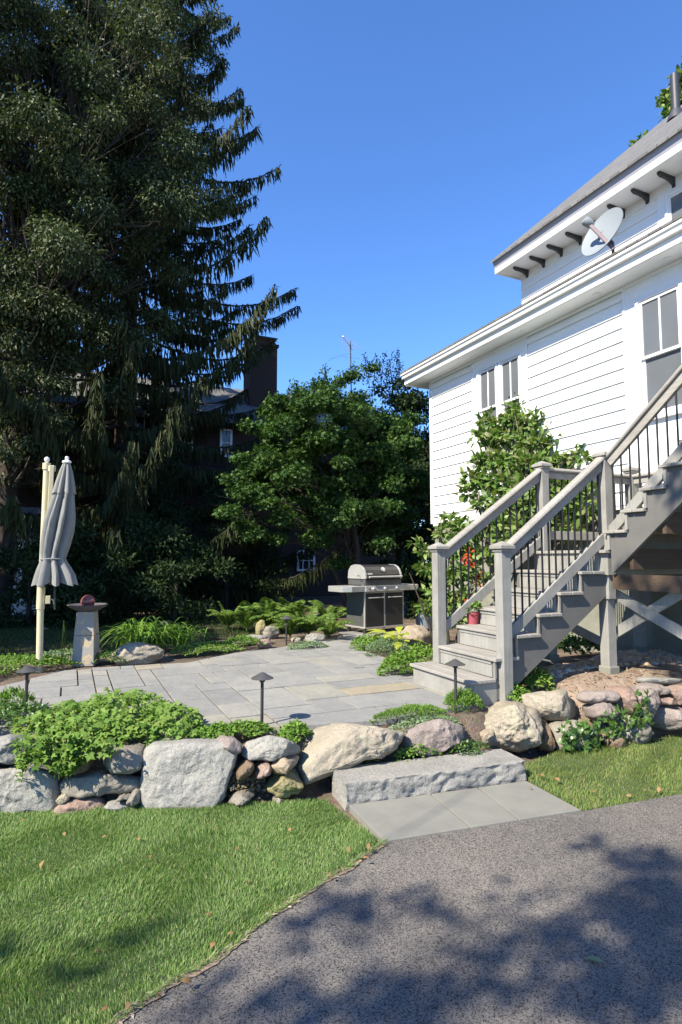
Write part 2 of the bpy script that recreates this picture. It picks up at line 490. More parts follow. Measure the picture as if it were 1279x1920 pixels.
class MB:
    """collects simple solids and links them as one mesh"""

    def __init__(self):
        self.v, self.f = [], []

    def add(self, vs, fs):
        n = len(self.v)
        self.v += [Vector(v) for v in vs]
        self.f += [[i + n for i in f] for f in fs]
        return self

    def box(self, a, b_):
        x0, y0, z0 = a
        x1, y1, z1 = b_
        return self.add([(x0, y0, z0), (x1, y0, z0), (x1, y1, z0), (x0, y1, z0), (x0, y0, z1), (x1, y0, z1), (x1, y1, z1), (x0, y1, z1)],
                        [(3, 2, 1, 0), (4, 5, 6, 7), (0, 1, 5, 4), (1, 2, 6, 5), (2, 3, 7, 6), (3, 0, 4, 7)])

    def prism(self, poly, d):
        """poly: 3-D outline, extruded by vector d"""
        n = len(poly)
        d = Vector(d)
        vs = [Vector(p) for p in poly] + [Vector(p) + d for p in poly]
        fs = [list(range(n))[::-1], list(range(n, 2 * n))] + [(i, (i + 1) % n, n + (i + 1) % n, n + i) for i in range(n)]
        return self.add(vs, fs)

    def bar(self, a, b_, w, h, up=(0, 0, 1)):
        a, b_ = Vector(a), Vector(b_)
        t = (b_ - a).normalized()
        s = t.cross(Vector(up)).normalized()
        u = s.cross(t).normalized()
        poly = [a - s * w / 2 - u * h / 2, a + s * w / 2 - u * h / 2, a + s * w / 2 + u * h / 2, a - s * w / 2 + u * h / 2]
        return self.prism(poly, b_ - a)

    def tube(self, pts, rad, sides=8, cap=True):
        pts = [Vector(p) for p in pts]
        n = len(pts)
        if not hasattr(rad, '__len__'):
            rad = [rad] * n
        rings = []
        ref = None
        for i, p in enumerate(pts):
            t = (pts[min(i + 1, n - 1)] - pts[max(i - 1, 0)]).normalized()
            if ref is None:
                ref = Vector((1, 0, 0)) if abs(t.x) < 0.8 else Vector((0, 1, 0))
            s = (ref - t * ref.dot(t)).normalized()
            ref = s
            u = t.cross(s)
            rings.append([p + (s * math.cos(2 * math.pi * k / sides) + u * math.sin(2 * math.pi * k / sides)) * rad[i] for k in range(sides)])
        base = len(self.v)
        for r in rings:
            self.v += r
        for i in range(n - 1):
            for k in range(sides):
                a = base + i * sides + k
                b2 = base + i * sides + (k + 1) % sides
                self.f.append([a, b2, b2 + sides, a + sides])
        if cap:
            self.f.append([base + k for k in range(sides)][::-1])
            self.f.append([base + (n - 1) * sides + k for k in range(sides)])
        return self

    def lathe(self, c, prof, sides=24):
        """prof: (r, z) list, bottom to top"""
        base = len(self.v)
        c = Vector(c)
        for r, z in prof:
            for k in range(sides):
                a = 2 * math.pi * k / sides
                self.v.append(c + Vector((r * math.cos(a), r * math.sin(a), z)))
        for i in range(len(prof) - 1):
            for k in range(sides):
                a = base + i * sides + k
                b2 = base + i * sides + (k + 1) % sides
                self.f.append([a, b2, b2 + sides, a + sides])
        self.f.append([base + k for k in range(sides)][::-1])
        self.f.append([base + (len(prof) - 1) * sides + k for k in range(sides)])
        return self

    def build(self, name, mat, parent=None, bevel=0.0, smooth=False, origin=None, segs=2):
        off = base_of(parent) if parent is not None else Vector(origin or (0, 0, 0))
        me = bpy.data.meshes.new(name)
        me.from_pydata([tuple(v - off) for v in self.v], [], self.f)
        me.update()
        o = link_mesh(name, me, mat, parent)
        if parent is None and origin is not None:
            o.location = origin
        if smooth:
            for p in me.polygons:
                p.use_smooth = True
            me.set_sharp_from_angle(angle=math.radians(40))
        if bevel:
            md = o.modifiers.new('bevel', 'BEVEL')
            md.width = bevel
            md.segments = segs
            md.limit_method = 'ANGLE'
        return o


def copy_tree(o, parent=None):
    c = o.copy()
    COL.objects.link(c)
    c.parent = parent
    if o.name in ROOT:
        ROOT[c.name] = ROOT[o.name]
    for ch in list(o.children):
        copy_tree(ch, c)
    return c


# ------------------------------------------------------------------ vectorised leaves, blades, fronds
def unit(a):
    return a / np.maximum(np.linalg.norm(a, axis=-1, keepdims=True), 1e-9)


def rand_dirs(n):
    return unit(rng.normal(size=(n, 3)))


class Leaves:
    def __init__(self):
        self.V, self.F, self.n = [], {}, 0

    def _push(self, V, tmpl):
        n, k = V.shape[0], V.shape[1]
        base = self.n + np.arange(n)[:, None] * k
        for t in tmpl:
            self.F.setdefault(len(t), []).append(base + np.array(t)[None, :])
        self.V.append(V.reshape(-1, 3))
        self.n += n * k

    def oval(self, Pn, D, N, L, W, fold=0.2, droop=0.12):
        D = unit(D)
        S = unit(np.cross(D, N))
        N = unit(np.cross(S, D))
        L = np.broadcast_to(np.asarray(L, float), (len(Pn),))[:, None]
        W = np.broadcast_to(np.asarray(W, float), (len(Pn),))[:, None]
        c1 = Pn + D * L * 0.33
        c2 = Pn + D * L * 0.7 - N * L * droop * 0.4
        V = np.stack([Pn, c1 - S * W * .48 + N * W * fold, c1 + S * W * .48 + N * W * fold, c2 - S * W * .38 + N * W * fold * .6,
                      c2 + S * W * .38 + N * W * fold * .6, Pn + D * L - N * L * droop], 1)
        self._push(V, [(0, 2, 1), (1, 2, 4, 3), (3, 4, 5)])

    def diamond(self, Pn, D, N, L, W, droop=0.1):
        D = unit(D)
        S = unit(np.cross(D, N))
        N = unit(np.cross(S, D))
        L = np.broadcast_to(np.asarray(L, float), (len(Pn),))[:, None]
        W = np.broadcast_to(np.asarray(W, float), (len(Pn),))[:, None]
        c = Pn + D * L * .45
        V = np.stack([Pn, c - S * W * .5, Pn + D * L - N * L * droop, c + S * W * .5], 1)
        self._push(V, [(0, 3, 2, 1)])

    def lobed(self, C, D, N, R, lobes=5):
        D = unit(D)
        S = unit(np.cross(D, N))
        N = unit(np.cross(S, D))
        R = np.broadcast_to(np.asarray(R, float), (len(C),))[:, None]
        pts = [C]
        k = lobes * 2
        span = math.radians(290)
        for i in range(k - 1):
            a = -span / 2 + span * i / (k - 2)
            rr = 1.0 if i % 2 == 0 else 0.52
            if i % 2 == 0:
                rr *= 1.0 - 0.25 * abs(a) / (span / 2)
            pts.append(C + (D * math.cos(a) + S * math.sin(a)) * R * rr - N * R * (0.22 if i % 2 == 0 else -0.06))
        V = np.stack(pts, 1)
        self._push(V, [(0, i, i + 1) for i in range(1, k - 1)])

    def blade(self, Pn, D, Lean, H, W, bend=0.5, segs=2):
        """grass blade: D side direction (width), Lean horizontal lean vector"""
        H = np.broadcast_to(np.asarray(H, float), (len(Pn),))[:, None]
        W = np.broadcast_to(np.asarray(W, float), (len(Pn),))[:, None]
        Z = np.array([0, 0, 1.0])
        rows = []
        for i in range(segs):
            t = i / segs
            c = Pn + Z * H * (t - 0.25 * bend * t * t) + Lean * H * (bend * t * t)
            w = W * (1 - 0.35 * t) * 0.5
            rows += [c - D * w, c + D * w]
        tip = Pn + Z * H * (1 - 0.25 * bend) + Lean * H * bend
        V = np.stack(rows + [tip], 1)
        tm = [(2 * i, 2 * i + 1, 2 * i + 3, 2 * i + 2) for i in range(segs - 1)]
        tm.append((2 * segs - 2, 2 * segs - 1, 2 * segs))
        self._push(V, tm)

    def strip(self, C, W):
        """C (n,k,3) centre lines, W (n,k,3) half-width vectors: ribbons"""
        n, k, _ = C.shape
        V = np.empty((n, 2 * k, 3))
        V[:, 0::2] = C - W
        V[:, 1::2] = C + W
        self._push(V, [(2 * i, 2 * i + 1, 2 * i + 3, 2 * i + 2) for i in range(k - 1)])

    def build(self, name, mat, parent=None, origin=None):
        V = np.concatenate(self.V)
        fl = [np.concatenate(v) for v in self.F.values()]
        return mesh_np(name, V, fl, mat, parent, False, origin)


def in_poly(x, y, poly):
    inside = np.zeros(len(x), bool)
    n = len(poly)
    for i in range(n):
        x0, y0 = poly[i][0], poly[i][1]
        x1, y1 = poly[(i + 1) % n][0], poly[(i + 1) % n][1]
        c = ((y0 > y) != (y1 > y)) & (x < (x1 - x0) * (y - y0) / ((y1 - y0) if y1 != y0 else 1e-9) + x0)
        inside ^= c
    return inside


def scatter_poly(poly, density):
    xs = [p[0] for p in poly]
    ys = [p[1] for p in poly]
    n = int(density * (max(xs) - min(xs)) * (max(ys) - min(ys)))
    x = rng.uniform(min(xs), max(xs), n)
    y = rng.uniform(min(ys), max(ys), n)
    k = in_poly(x, y, poly)
    return x[k], y[k]


# ------------------------------------------------------------------ terrain
WALL = [(-30, 16), (-6, 6.7), (-.349, 4.445), (.74, 4.01), (1.5, 3.80), (1.75, 3.92), (3.05, 3.72), (3.4, 3.92), (5.03, 3.70), (8, 3.3), (30, 1)]


def wall_y(x):
    return float(np.interp(x, [p[0] for p in WALL], [p[1] for p in WALL]))


def sstep(a, b_, t):
    t = min(1, max(0, (t - a) / (b_ - a)))
    return t * t * (3 - 2 * t)


def terrain(x, y):
    d = y - wall_y(x)
    k = sstep(0.14, 0.30, d)
    H = 0.31
    H += 0.13 * sstep(3.9, 4.6, x) * (1 - sstep(5.2, 6.2, y))
    H += .008 * noise.fractal(Vector((x * 1.9, y * 1.9, 3)), .9, 2, 4)
    if x > 3.3:
        H -= 0.10 * (1 - sstep(0.3, 0.5, d)) * sstep(3.4, 3.8, x)
    return -0.03 + k * (H + 0.03)


xs = sorted(set([-160, -80, -40, -20, -12, -8] + [round(v, 3) for v in np.arange(-6, 9.01, 0.11)] + [10, 14, 20, 40, 80, 160]))
ys = sorted(set([-160, -80, -40, -20, -10, -5] + [round(v, 3) for v in np.arange(-2, 9.01, 0.11)] + [10, 12, 15, 20, 25, 40, 80, 160]))
V = np.array([(x, y, terrain(x, y)) for y in ys for x in xs])
nx, ny = len(xs), len(ys)
ii, jj = np.meshgrid(np.arange(nx - 1), np.arange(ny - 1))
a_ = (jj * nx + ii).ravel()
ground = mesh_np('ground', V, [np.stack([a_, a_ + 1, a_ + nx + 1, a_ + nx], 1)], M['ground'], smooth=True)
tag(ground, 'brown garden soil under lawn and beds', 'ground', kind='structure')


def sheet(name, poly, z, mat, label, cat='ground', thick=0.0):
    bm = bmesh.new()
    vs = [bm.verts.new((p[0], p[1], z)) for p in poly]
    f = bm.faces.new(vs)
    if f.normal.z < 0:
        f.normal_flip()
    bmesh.ops.triangulate(bm, faces=[f])
    me = bpy.data.meshes.new(name)
    bm.to_mesh(me)
    bm.free()
    return tag(link_mesh(name, me, mat), label, cat, kind='structure')


drive_edge = [at(px, py, z=0) for px, py in [(722, 1582), (690, 1610), (640, 1640), (560, 1690), (480, 1745), (430, 1790), (330, 1850), (230, 1920)]]
drive_edge = [(p.x, p.y) for p in drive_edge]
pav = [at(722, 1582, z=0), at(1090, 1523, z=0), at(988, 1468, z=0), at(655, 1514, z=0)]
drive_poly = drive_edge + [(-0.15, 2.05), (-0.7, 1.6), (-1.6, 0.6), (-2.2, -4), (14, -5), (14, 1.0), (6.5, 2.35), (5.0, 2.63), (3.846, 2.827), (pav[1].x, pav[1].y)]
sheet('driveway', drive_poly, 0.006, M['asphalt'], 'worn grey asphalt driveway with tree shade', 'driveway')
lawn_poly = [(-7, 6.9), (-.349, 4.47), (.74, 4.03), (1.6, 3.75), (1.60, 3.5), (pav[0].x, pav[0].y)] + drive_edge[1:] + [(-0.15, 2.05), (-0.7, 1.6), (-1.6, 0.6), (-7, 0.4)]
sheet('lawn', lawn_poly, 0.0, M['turf'], 'green lawn below the stone wall', 'lawn')
lawn2 = [(pav[1].x, pav[1].y), (3.846, 2.827), (5.0, 2.63), (6.5, 2.35), (6.8, 3.5), (5.03, 3.74), (3.74, 3.86), (3.22, 3.72), (pav[2].x + .02, pav[2].y)]
sheet('lawn', lawn2, 0.001, M['turf'], 'narrow dry lawn strip beside the driveway', 'lawn')
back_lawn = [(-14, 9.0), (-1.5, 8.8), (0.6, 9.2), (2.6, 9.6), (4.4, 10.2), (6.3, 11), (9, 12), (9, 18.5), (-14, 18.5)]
sheet('lawn', back_lawn, 0.325, M['soil'], 'shaded lawn under the trees behind the patio', 'lawn')  # soil-dark base in place of green turf, deepening the shade by colour


def grass(name, poly, dens, z, mat, h=(0.035, 0.075), w=0.004, clump=True):
    x, y = scatter_poly(poly, dens)
    n = len(x)
    Pn = np.stack([x, y, np.full(n, z)], 1)
    a = rng.uniform(0, 2 * np.pi, n)
    D = np.stack([np.cos(a), np.sin(a), np.zeros(n)], 1)
    l = rng.uniform(0, 2 * np.pi, n)
    # neighbouring blades lean alike
    l = l * 0.55 + 3.0 * np.sin(x * 3.1 + 1.7 * np.cos(y * 2.3)) + 2 * np.sin(y * 4.7)
    Ln = np.stack([np.cos(l), np.sin(l), np.zeros(n)], 1)
    H = rng.uniform(h[0], h[1], n) * (0.8 + 0.35 * np.sin(x * 5.3 + 2 * np.sin(y * 3.7)) * np.cos(y * 6.1))
    L = Leaves()
    L.blade(Pn, D, Ln * rng.uniform(0.3, 1.0, n)[:, None], H, rng.uniform(0.7, 1.2, n) * w, 0.65, 2)
    return tag(L.build(name, mat), kind='stuff')


near = [p for p in lawn_poly if p[0] > -3 and p[1] > 1.2]
near = [(-1.6, 4.95), (-.349, 4.47), (.74, 4.03), (1.6, 3.75), (1.62, 3.5), (pav[0].x - .01, pav[0].y)] + drive_edge[1:] + [(-0.15, 2.05), (-0.7, 1.6), (-1.6, 1.6)]
tag(grass('grass', near, 30000, 0.0, M['grass'], (0.016, 0.041), 0.0031), 'lush green grass of the lawn in front of the stone wall', 'grass')
tag(grass('grass', lawn2, 8000, 0.0, M['grass_dry'], (0.02, 0.05), 0.004), 'short dry grass beside the driveway under the right wall', 'grass')
tag(grass('grass', [(-2.5, 9.0), (-1.5, 8.85), (0.6, 9.2), (2.6, 9.6), (4.2, 10.2), (4.2, 13), (-2.5, 13)], 1200, 0.325, M['grass_shade_painted'], (0.04, 0.09), 0.008), 'grass behind the patio bed with shade painted into its dark green', 'grass')
sheet('bed', [(3.45, 3.98), (3.9, 3.98), (4.6, 3.95), (5.2, 3.95), (6.5, 3.8), (6.55, 5.0), (5.3, 4.75), (4.4, 4.5), (3.7, 4.28)], 0.0, M['bed'], 'bare tan earth on top of the right wall', 'bed')
bedo = bpy.data.objects['bed']
me = bedo.data
bmx = bmesh.new()
bmx.from_mesh(me)
bmesh.ops.subdivide_edges(bmx, edges=bmx.edges[:], cuts=6, use_grid_fill=True)
for v in bmx.verts:
    v.co.z = terrain(v.co.x, v.co.y) + 0.025
bmx.to_mesh(me)
bmx.free()

eo, ei = [], []
ed = drive_edge + [(-0.15, 2.05), (-0.7, 1.6)]
for i in range(len(ed) - 1):
    for k in range(14):
        t_ = k / 14
        x, y = ed[i][0] + (ed[i + 1][0] - ed[i][0]) * t_, ed[i][1] + (ed[i + 1][1] - ed[i][1]) * t_
        d = Vector((ed[i + 1][0] - ed[i][0], ed[i + 1][1] - ed[i][1])).normalized()
        nrm = Vector((-d.y, d.x))
        a_ = .012 + .026 * noise.noise(Vector((x * 7, y * 7, 1))) + .016 * noise.noise(Vector((x * 25, y * 25, 2)))
        b2 = .03 + .035 * noise.noise(Vector((x * 6, y * 6, 5)))
        eo.append((x + nrm.x * a_, y + nrm.y * a_))
        ei.append((x - nrm.x * b2, y - nrm.y * b2))
sheet('lawn_edge', eo + ei[::-1], 0.011, M['bed'], 'ragged strip of bare earth between grass and driveway', 'ground')
gq = [(x_, y_) for x_, y_ in ei[:len(ei)]]
ex, ey = scatter_poly([(p[0] + (q[0] - p[0]) * .62, p[1] + (q[1] - p[1]) * .62) for p, q in zip(ei, eo)] + ei[::-1], 15000)
n = len(ex)
L = Leaves()
aa = rng.uniform(0, 6.28, n)
ln_ = np.stack([.6 + rng.normal(size=n) * .6, -.5 + rng.normal(size=n) * .6, np.zeros(n)], 1)
L.blade(np.stack([ex, ey, np.full(n, .0)], 1), np.stack([np.cos(aa), np.sin(aa), np.zeros(n)], 1), ln_, rng.uniform(.03, .06, n), .0038, .75, 2)
tag(L.build('grass', M['grass']), 'grass fringe leaning over the driveway edge', 'grass', kind='stuff')
ex, ey = scatter_poly(eo + ei[::-1], 2600)
n = len(ex)
L = Leaves()
L.diamond(np.stack([ex, ey, np.full(n, .014)], 1), np.stack([rng.normal(size=n), rng.normal(size=n), rng.normal(size=n) * .3], 1), np.tile([0, 0, 1.0], (n, 1)) + rng.normal(size=(n, 3)) * .3, rng.uniform(.012, .04, n), rng.uniform(.006, .014, n))
tag(L.build('edge_litter', M['mulch']), 'dead leaf bits and soil crumbs along the driveway edge', 'litter', kind='stuff')

# ------------------------------------------------------------------ patio flagstones (random ashlar)
ZP = 0.35
patio_out = [(-0.9, 6.35), (-0.55, 6.85), (0.05, 7.50), (0.8, 7.44), (1.35, 7.42), (2.14, 7.95), (2.7, 8.07), (3.56, 8.58), (4.2, 9.0), (4.2, 9.35), (5.7, 9.45), (5.7, 8.6), (4.3, 8.5),
             (3.7, 7.4), (3.7, 6.4), (3.5, 5.9), (3.35, 5.3), (3.35, 4.3), (2.3, 4.16), (1.65, 4.28), (0.95, 4.52), (-0.5, 5.1), (-1.3, 5.6)]


def clip_poly(poly, a, b_, axis, keep_less):
    out = []
    v = a
    for i in range(len(poly)):
        p, q = poly[i], poly[(i + 1) % len(poly)]
        ip = p[axis] <= v if keep_less else p[axis] >= v
        iq = q[axis] <= v if keep_less else q[axis] >= v
        if ip:
            out.append(p)
        if ip != iq:
            t = (v - p[axis]) / (q[axis] - p[axis])
            out.append((p[0] + t * (q[0] - p[0]), p[1] + t * (q[1] - p[1])))
    return out


def clip_rect(poly, x0, y0, x1, y1):
    for v, ax, less in ((x0, 0, False), (x1, 0, True), (y0, 1, False), (y1, 1, True)):
        poly = clip_poly(poly, v, None, ax, less)
        if len(poly) < 3:
            return []
    return poly


cell = 0.152
gx0, gy0 = -1.4, 4.1
NX, NY = 48, 37
used = np.zeros((NX, NY), bool)
pat = MB()
rp = random.Random(5)
sizes = [(4, 3), (3, 4), (4, 2), (2, 3), (3, 2), (3, 3), (5, 3), (2, 2), (6, 3), (4, 4), (2, 4), (5, 2)]
for j in range(NY):
    for i in range(NX):
        if used[i, j]:
            continue
        opts = sizes[:]
        rp.shuffle(opts)
        for w, h in opts + [(2, 1), (1, 2), (1, 1)]:
            if i + w <= NX and j + h <= NY and not used[i:i + w, j:j + h].any():
                used[i:i + w, j:j + h] = True
                g_ = 0.0075
                po = clip_rect(patio_out, gx0 + i * cell + g_, gy0 + j * cell + g_, gx0 + (i + w) * cell - g_, gy0 + (j + h) * cell - g_)
                if len(po) >= 3:
                    ar = abs(sum(po[k][0] * po[(k + 1) % len(po)][1] - po[(k + 1) % len(po)][0] * po[k][1] for k in range(len(po)))) / 2
                    if ar > 0.006:
                        z = ZP + rp.uniform(-0.004, 0.004)
                        if sum(po[k][0] * po[(k + 1) % len(po)][1] - po[(k + 1) % len(po)][0] * po[k][1] for k in range(len(po))) < 0:
                            po = po[::-1]
                        pat.prism([(p[0], p[1], z - 0.04) for p in po], (0, 0, 0.04))
                break
tag(pat.build('patio', M['bluestone'], bevel=0.004, segs=1), 'blue grey flagstone patio laid in mixed rectangles', 'patio', kind='structure')
sheet('patio_bedding', [(p[0], p[1]) for p in patio_out], ZP - 0.012, M['soil'], 'dark joint filling between the flagstones', 'ground')

# three slabs from the driveway to the granite step
pm = MB()
f0, f1, k1, k0 = [Vector((p.x, p.y, 0.012)) for p in pav]
cuts = [0.0, 0.405, 0.655, 1.0]
bc = [0.0, 0.43, 0.70, 1.0]
for i in range(3):
    a0, a1 = f0.lerp(f1, cuts[i] + (0.006 if i else 0)), f0.lerp(f1, cuts[i + 1] - 0.003)
    b0, b1 = k0.lerp(k1, bc[i] + (0.006 if i else 0)), k0.lerp(k1, bc[i + 1] - 0.003)
    a0 = a0.lerp(b0, .0)
    pm.prism([Vector((p.x, p.y, -0.03)) for p in (a0, a1, b1, b0)], (0, 0, 0.046))
tag(pm.build('path', M['slab'], bevel=0.003), 'three grey slabs between driveway and granite step', 'path', kind='structure')

# ------------------------------------------------------------------ white clapboard house
XH, YC, YE = 6.6, 10.06, -1.5          # wall plane, far corner, near end
ZB, ZS = 2.30, 5.20                    # siding bottom, soffit
house = empty('house', (XH + 3, 5, 0.3), 'white clapboard house with gray shingle roof behind the wooden staircase', 'house')
EXP = 0.182


def siding(name, X, segs, z0, z1, parent):
    mb = MB()
    for y0, y1 in segs:
        z = z0
        while z < z1 - 0.01:
            zt = min(z + EXP, z1)
            f = (zt - z) / EXP
            mb.prism([(X, y0, z), (X - .031, y0, z), (X - .031 + .023 * f, y0, zt), (X, y0, zt)], (0, y1 - y0, 0))
            z += EXP
    return mb.build(name, M['white_paint'], parent)


P1, P2 = (7.20, 8.60), (3.2, 5.36)      # flat panels round the windows (Y ranges)
for seg in [(P1[1] + .002, YC - .10), (P2[1] + .002, P1[0] - .002), (YE, P2[0] - .002)]:
    siding('siding', XH, [seg], ZB, ZS, house)
w = MB().box((XH + .12, YE, ZB - .02), (12.5, YC - .02, ZS + .02))
w.box((XH + .001, YC - .10, ZB - .02), (XH + .119, YC - .02, ZS + .02))
w.build('wall', M['white_paint'], house)
MB().box((XH + .04, YE, -.2), (12.4, YC - .06, ZB - .021)).build('foundation', M['foundation'], house)
t = MB()
t.box((XH - .03, YC - .098, ZB), (XH + .03, YC - .021, ZS))
t.box((XH - .02, YE, ZB - .05), (XH - .001, YC - .1, ZB - .001))
t.build('corner_board', M['white_trim'], house)


def window_unit(parent, y0, y1, z0, z1, X, units, meet=0.5, mull=True):
    """flat sash windows set between y0..y1; X is the face of the panel the frame sits on"""
    n = units
    W = (y1 - y0)
    for k in range(n):
        a = y0 + W * k / n + (0.0 if k == 0 else .012)
        b_ = y0 + W * (k + 1) / n - (0.0 if k == n - 1 else .012)
        fr = MB()
        c = .045
        for q in ((a, a + c, z0, z1), (b_ - c, b_, z0, z1), (a + c, b_ - c, z1 - c, z1), (a + c, b_ - c, z0, z0 + c)):
            fr.box((X - .03, q[0], q[2]), (X + .09, q[1], q[3]))
        win = fr.build('window', M['frame_white'], parent, bevel=.004, segs=1)
        zm = z0 + (z1 - z0) * meet
        s = MB()
        # upper sash, outer; lower sash set back
        e = .038
        for (xa, xb, za, zb) in ((X - .012, X + .018, zm - .02, z1 - c), (X + .019, X + .05, z0 + c, zm + .02)):
            ya, yb = a + c, b_ - c
            s.box((xa, ya, za), (xb, ya + e, zb))
            s.box((xa, yb - e, za), (xb, yb, zb))
            s.box((xa, ya + e, zb - e), (xb, yb - e, zb))
            s.box((xa, ya + e, za), (xb, yb - e, za + e))
        if mull:
            ym = (a + b_) / 2
            s.box((X - .006, ym - .011, zm + .018), (X + .012, ym + .011, z1 - c - e))
        s.build('sash', M['frame_white'], win, bevel=.003, segs=1)
        p = MB()
        p.box((X + .006, a + c + e, zm + .018), (X + .009, b_ - c - e, z1 - c - e))
        p.box((X + .035, a + c + e, z0 + c + e), (X + .038, b_ - c - e, zm - .018))
        p.build('pane', M['screen'], win)
        if k == 0:
            MB().box((X - .06, y0 - .02, z0 - .04), (X + .02, y1 + .02, z0 - .001)).build('sill', M['white_trim'], win, bevel=.005)


def panel(y0, y1, wy0, wy1, wz0, wz1, X, z0, z1, th=.034):
    mb = MB()
    for q in ((y0, wy0, z0, z1), (wy1, y1, z0, z1), (wy0, wy1, wz1, z1), (wy0, wy1, z0, wz0)):
        mb.box((X - th, q[0], q[2]), (X, q[1], q[3]))
    # thin backband round the panel
    for y in (y0, y1):
        mb.box((X - th - .012, y - .018, z0), (X - th, y + .018, z1))
    return mb.build('casing', M['white_trim'], house, bevel=.003, segs=1)


PX = XH - .034
panel(P1[0], P1[1], 7.31, 8.45, 3.48, 4.97, XH, ZB, ZS - .002)
panel(P2[0], P2[1], 4.52, 5.17, 3.36, 4.93, XH, ZB, ZS - .002)
window_unit(house, 7.31, 8.45, 3.48, 4.97, PX, 2)
window_unit(house, 4.52, 5.17, 3.36, 4.93, PX, 1)
window_unit(house, 3.35, 4.35, 3.36, 4.93, PX - .001, 1)

# lower eave: soffit, fascia, gutter, low roof
YR = YC + .36
MB().box((6.24, YE, ZS), (XH + .2, YR, ZS + .03)).build('soffit', M['white_trim'], house)
fa = MB()
fa.box((6.215, YE, ZS + .005), (6.239, YR, ZS + .22))
fa.box((6.239, YR - .02, ZS - .02), (12.8, YR, ZS + .22))
fa.box((XH - .05, YE, ZS - .05), (XH - .001 - .034, YR - .45, ZS - .001))
fa.build('fascia', M['white_trim'], house)
gp = [(6.213, ZS + .115), (6.213, ZS + .21), (6.12, ZS + .21), (6.12, ZS + .18), (6.145, ZS + .16), (6.155, ZS + .115)]
MB().prism([(x, YE, z) for x, z in gp], (0, YR - YE, 0)).build('gutter', M['white_paint'], house, bevel=.004)
MB().prism([(6.12, YE, ZS + .225), (7.9, YE, ZS + .80), (7.9, YE, ZS + .84), (6.12, YE, ZS + .255)], (0, YR + .04 - YE, 0)).build('porch_roof', M['shingle'], house)
MB().prism([(6.3, YR - .04, ZS + .031), (7.9, YR - .04, ZS + .031), (7.9, YR - .04, ZS + .78), (6.3, YR - .04, ZS + .27)], (0, .018, 0)).build('end_board', M['white_trim'], house)
MB().prism([(7.9, YC - .05, ZS + .5), (12.5, YC - .05, ZS + .5), (12.5, YC - .05, ZS + .95), (7.9, YC - .05, ZS + .82)], (0, -1.3, 0)).build('roof_infill', M['shingle'], house)
# little downlights under the soffit
for y in (8.4, 7.1, 5.65, 4.6):
    MB().lathe((6.42, y, ZS - .012), [(.05, 0), (.055, .012)], 14).build('soffit_vent', M['frame_white'], house)

# upper storey
XU, YU = 7.8, 8.65
ZSU = 7.10
for seg in [(5.70, YU - .02), (YE, 4.62)]:
    siding('upper_siding', XU, [seg], 5.85, ZSU, house)
MB().box((XU, YE, 5.8), (13, YU - .03, ZSU + .2)).build('upper_wall', M['white_paint'], house)
uc = MB()
uc.box((XU - .034, 5.56, 5.85), (XU, 5.698, ZSU - .001))
uc.box((XU - .034, 4.62, 5.85), (XU, 4.76, ZSU - .001))
uc.box((XU - .034, 4.76, 6.90), (XU, 5.56, ZSU - .001))
uc.box((XU - .034, 4.76, 5.85), (XU, 5.56, 6.36))
uc.build('upper_casing', M['white_trim'], house)
window_unit(house, 4.76, 5.56, 6.36, 6.90, XU - .034, 1, meet=0.02)
MB().box((7.30, YE, ZSU), (XU + .1, YU + .13, ZSU + .03)).build('upper_soffit', M['white_trim'], house)
uf = MB()
uf.box((7.275, YE, ZSU - .03), (7.299, YU + .13, ZSU + .068))
ucr = MB()
ucr.prism([(7.273, YE, ZSU + .07), (7.299, YE, ZSU + .07), (7.299, YE, ZSU + .20), (7.225, YE, ZSU + .20)], (0, YU + .13 - YE, 0))
uf.box((7.30, YU + .105, ZSU - .03), (12.9, YU + .13, ZSU + .10))
uf.build('upper_fascia', M['white_trim'], house)
ucr.build('crown_moulding', M['shade_gray_trim'], house)
sr = .885
MB().prism([(7.19, YE, ZSU + .175), (13.4, YE, ZSU + .175 + 6.21 * sr), (13.4, YE, ZSU + .215 + 6.21 * sr), (7.19, YE, ZSU + .215)], (0, YU + .17 - YE, 0)).build('roof', M['shingle'], house)
ge = MB()
ge.prism([(7.30, YU + .10, ZSU + .1), (13.3, YU + .10, ZSU + .1), (13.3, YU + .10, ZSU + .12 + 6.0 * sr), (7.30, YU + .10, ZSU + .21)], (0, -.08, 0))
ge.build('gable', M['white_paint'], house)
for k in range(12):
    y = 8.44 - k * .432
    prof = [(XU - .002, ZSU - .001), (XU - .36, ZSU - .001), (XU - .36, ZSU - .035), (XU - .31, ZSU - .06), (XU - .22, ZSU - .06), (XU - .12, ZSU - .075), (XU - .055, ZSU - .11), (XU - .05, ZSU - .15), (XU - .002, ZSU - .15)]
    MB().prism([(x, y - .025, z) for x, z in prof], (0, .05, 0)).build('bracket', M['bracket'], house, bevel=.004, segs=1)
# stove pipe through the roof
q = Vector((7.19, 0, ZSU + .215))
nrm = Vector((-sr, 0, 1)).normalized()
vb = at_plane(1268, 217, q, nrm)
vt = at(1257.5, 137, Y=vb.y)
MB().tube([vb - Vector((0, 0, .3)), Vector((vb.x, vb.y, vt.z))], .078, 18).build('vent_pipe', M['pipe'], house, smooth=True)
MB().lathe((vb.x, vb.y, vb.z - .10), [(.17, 0), (.14, .1), (.10, .20)], 18).build('pipe_flashing', M['pipe'], house, smooth=True)

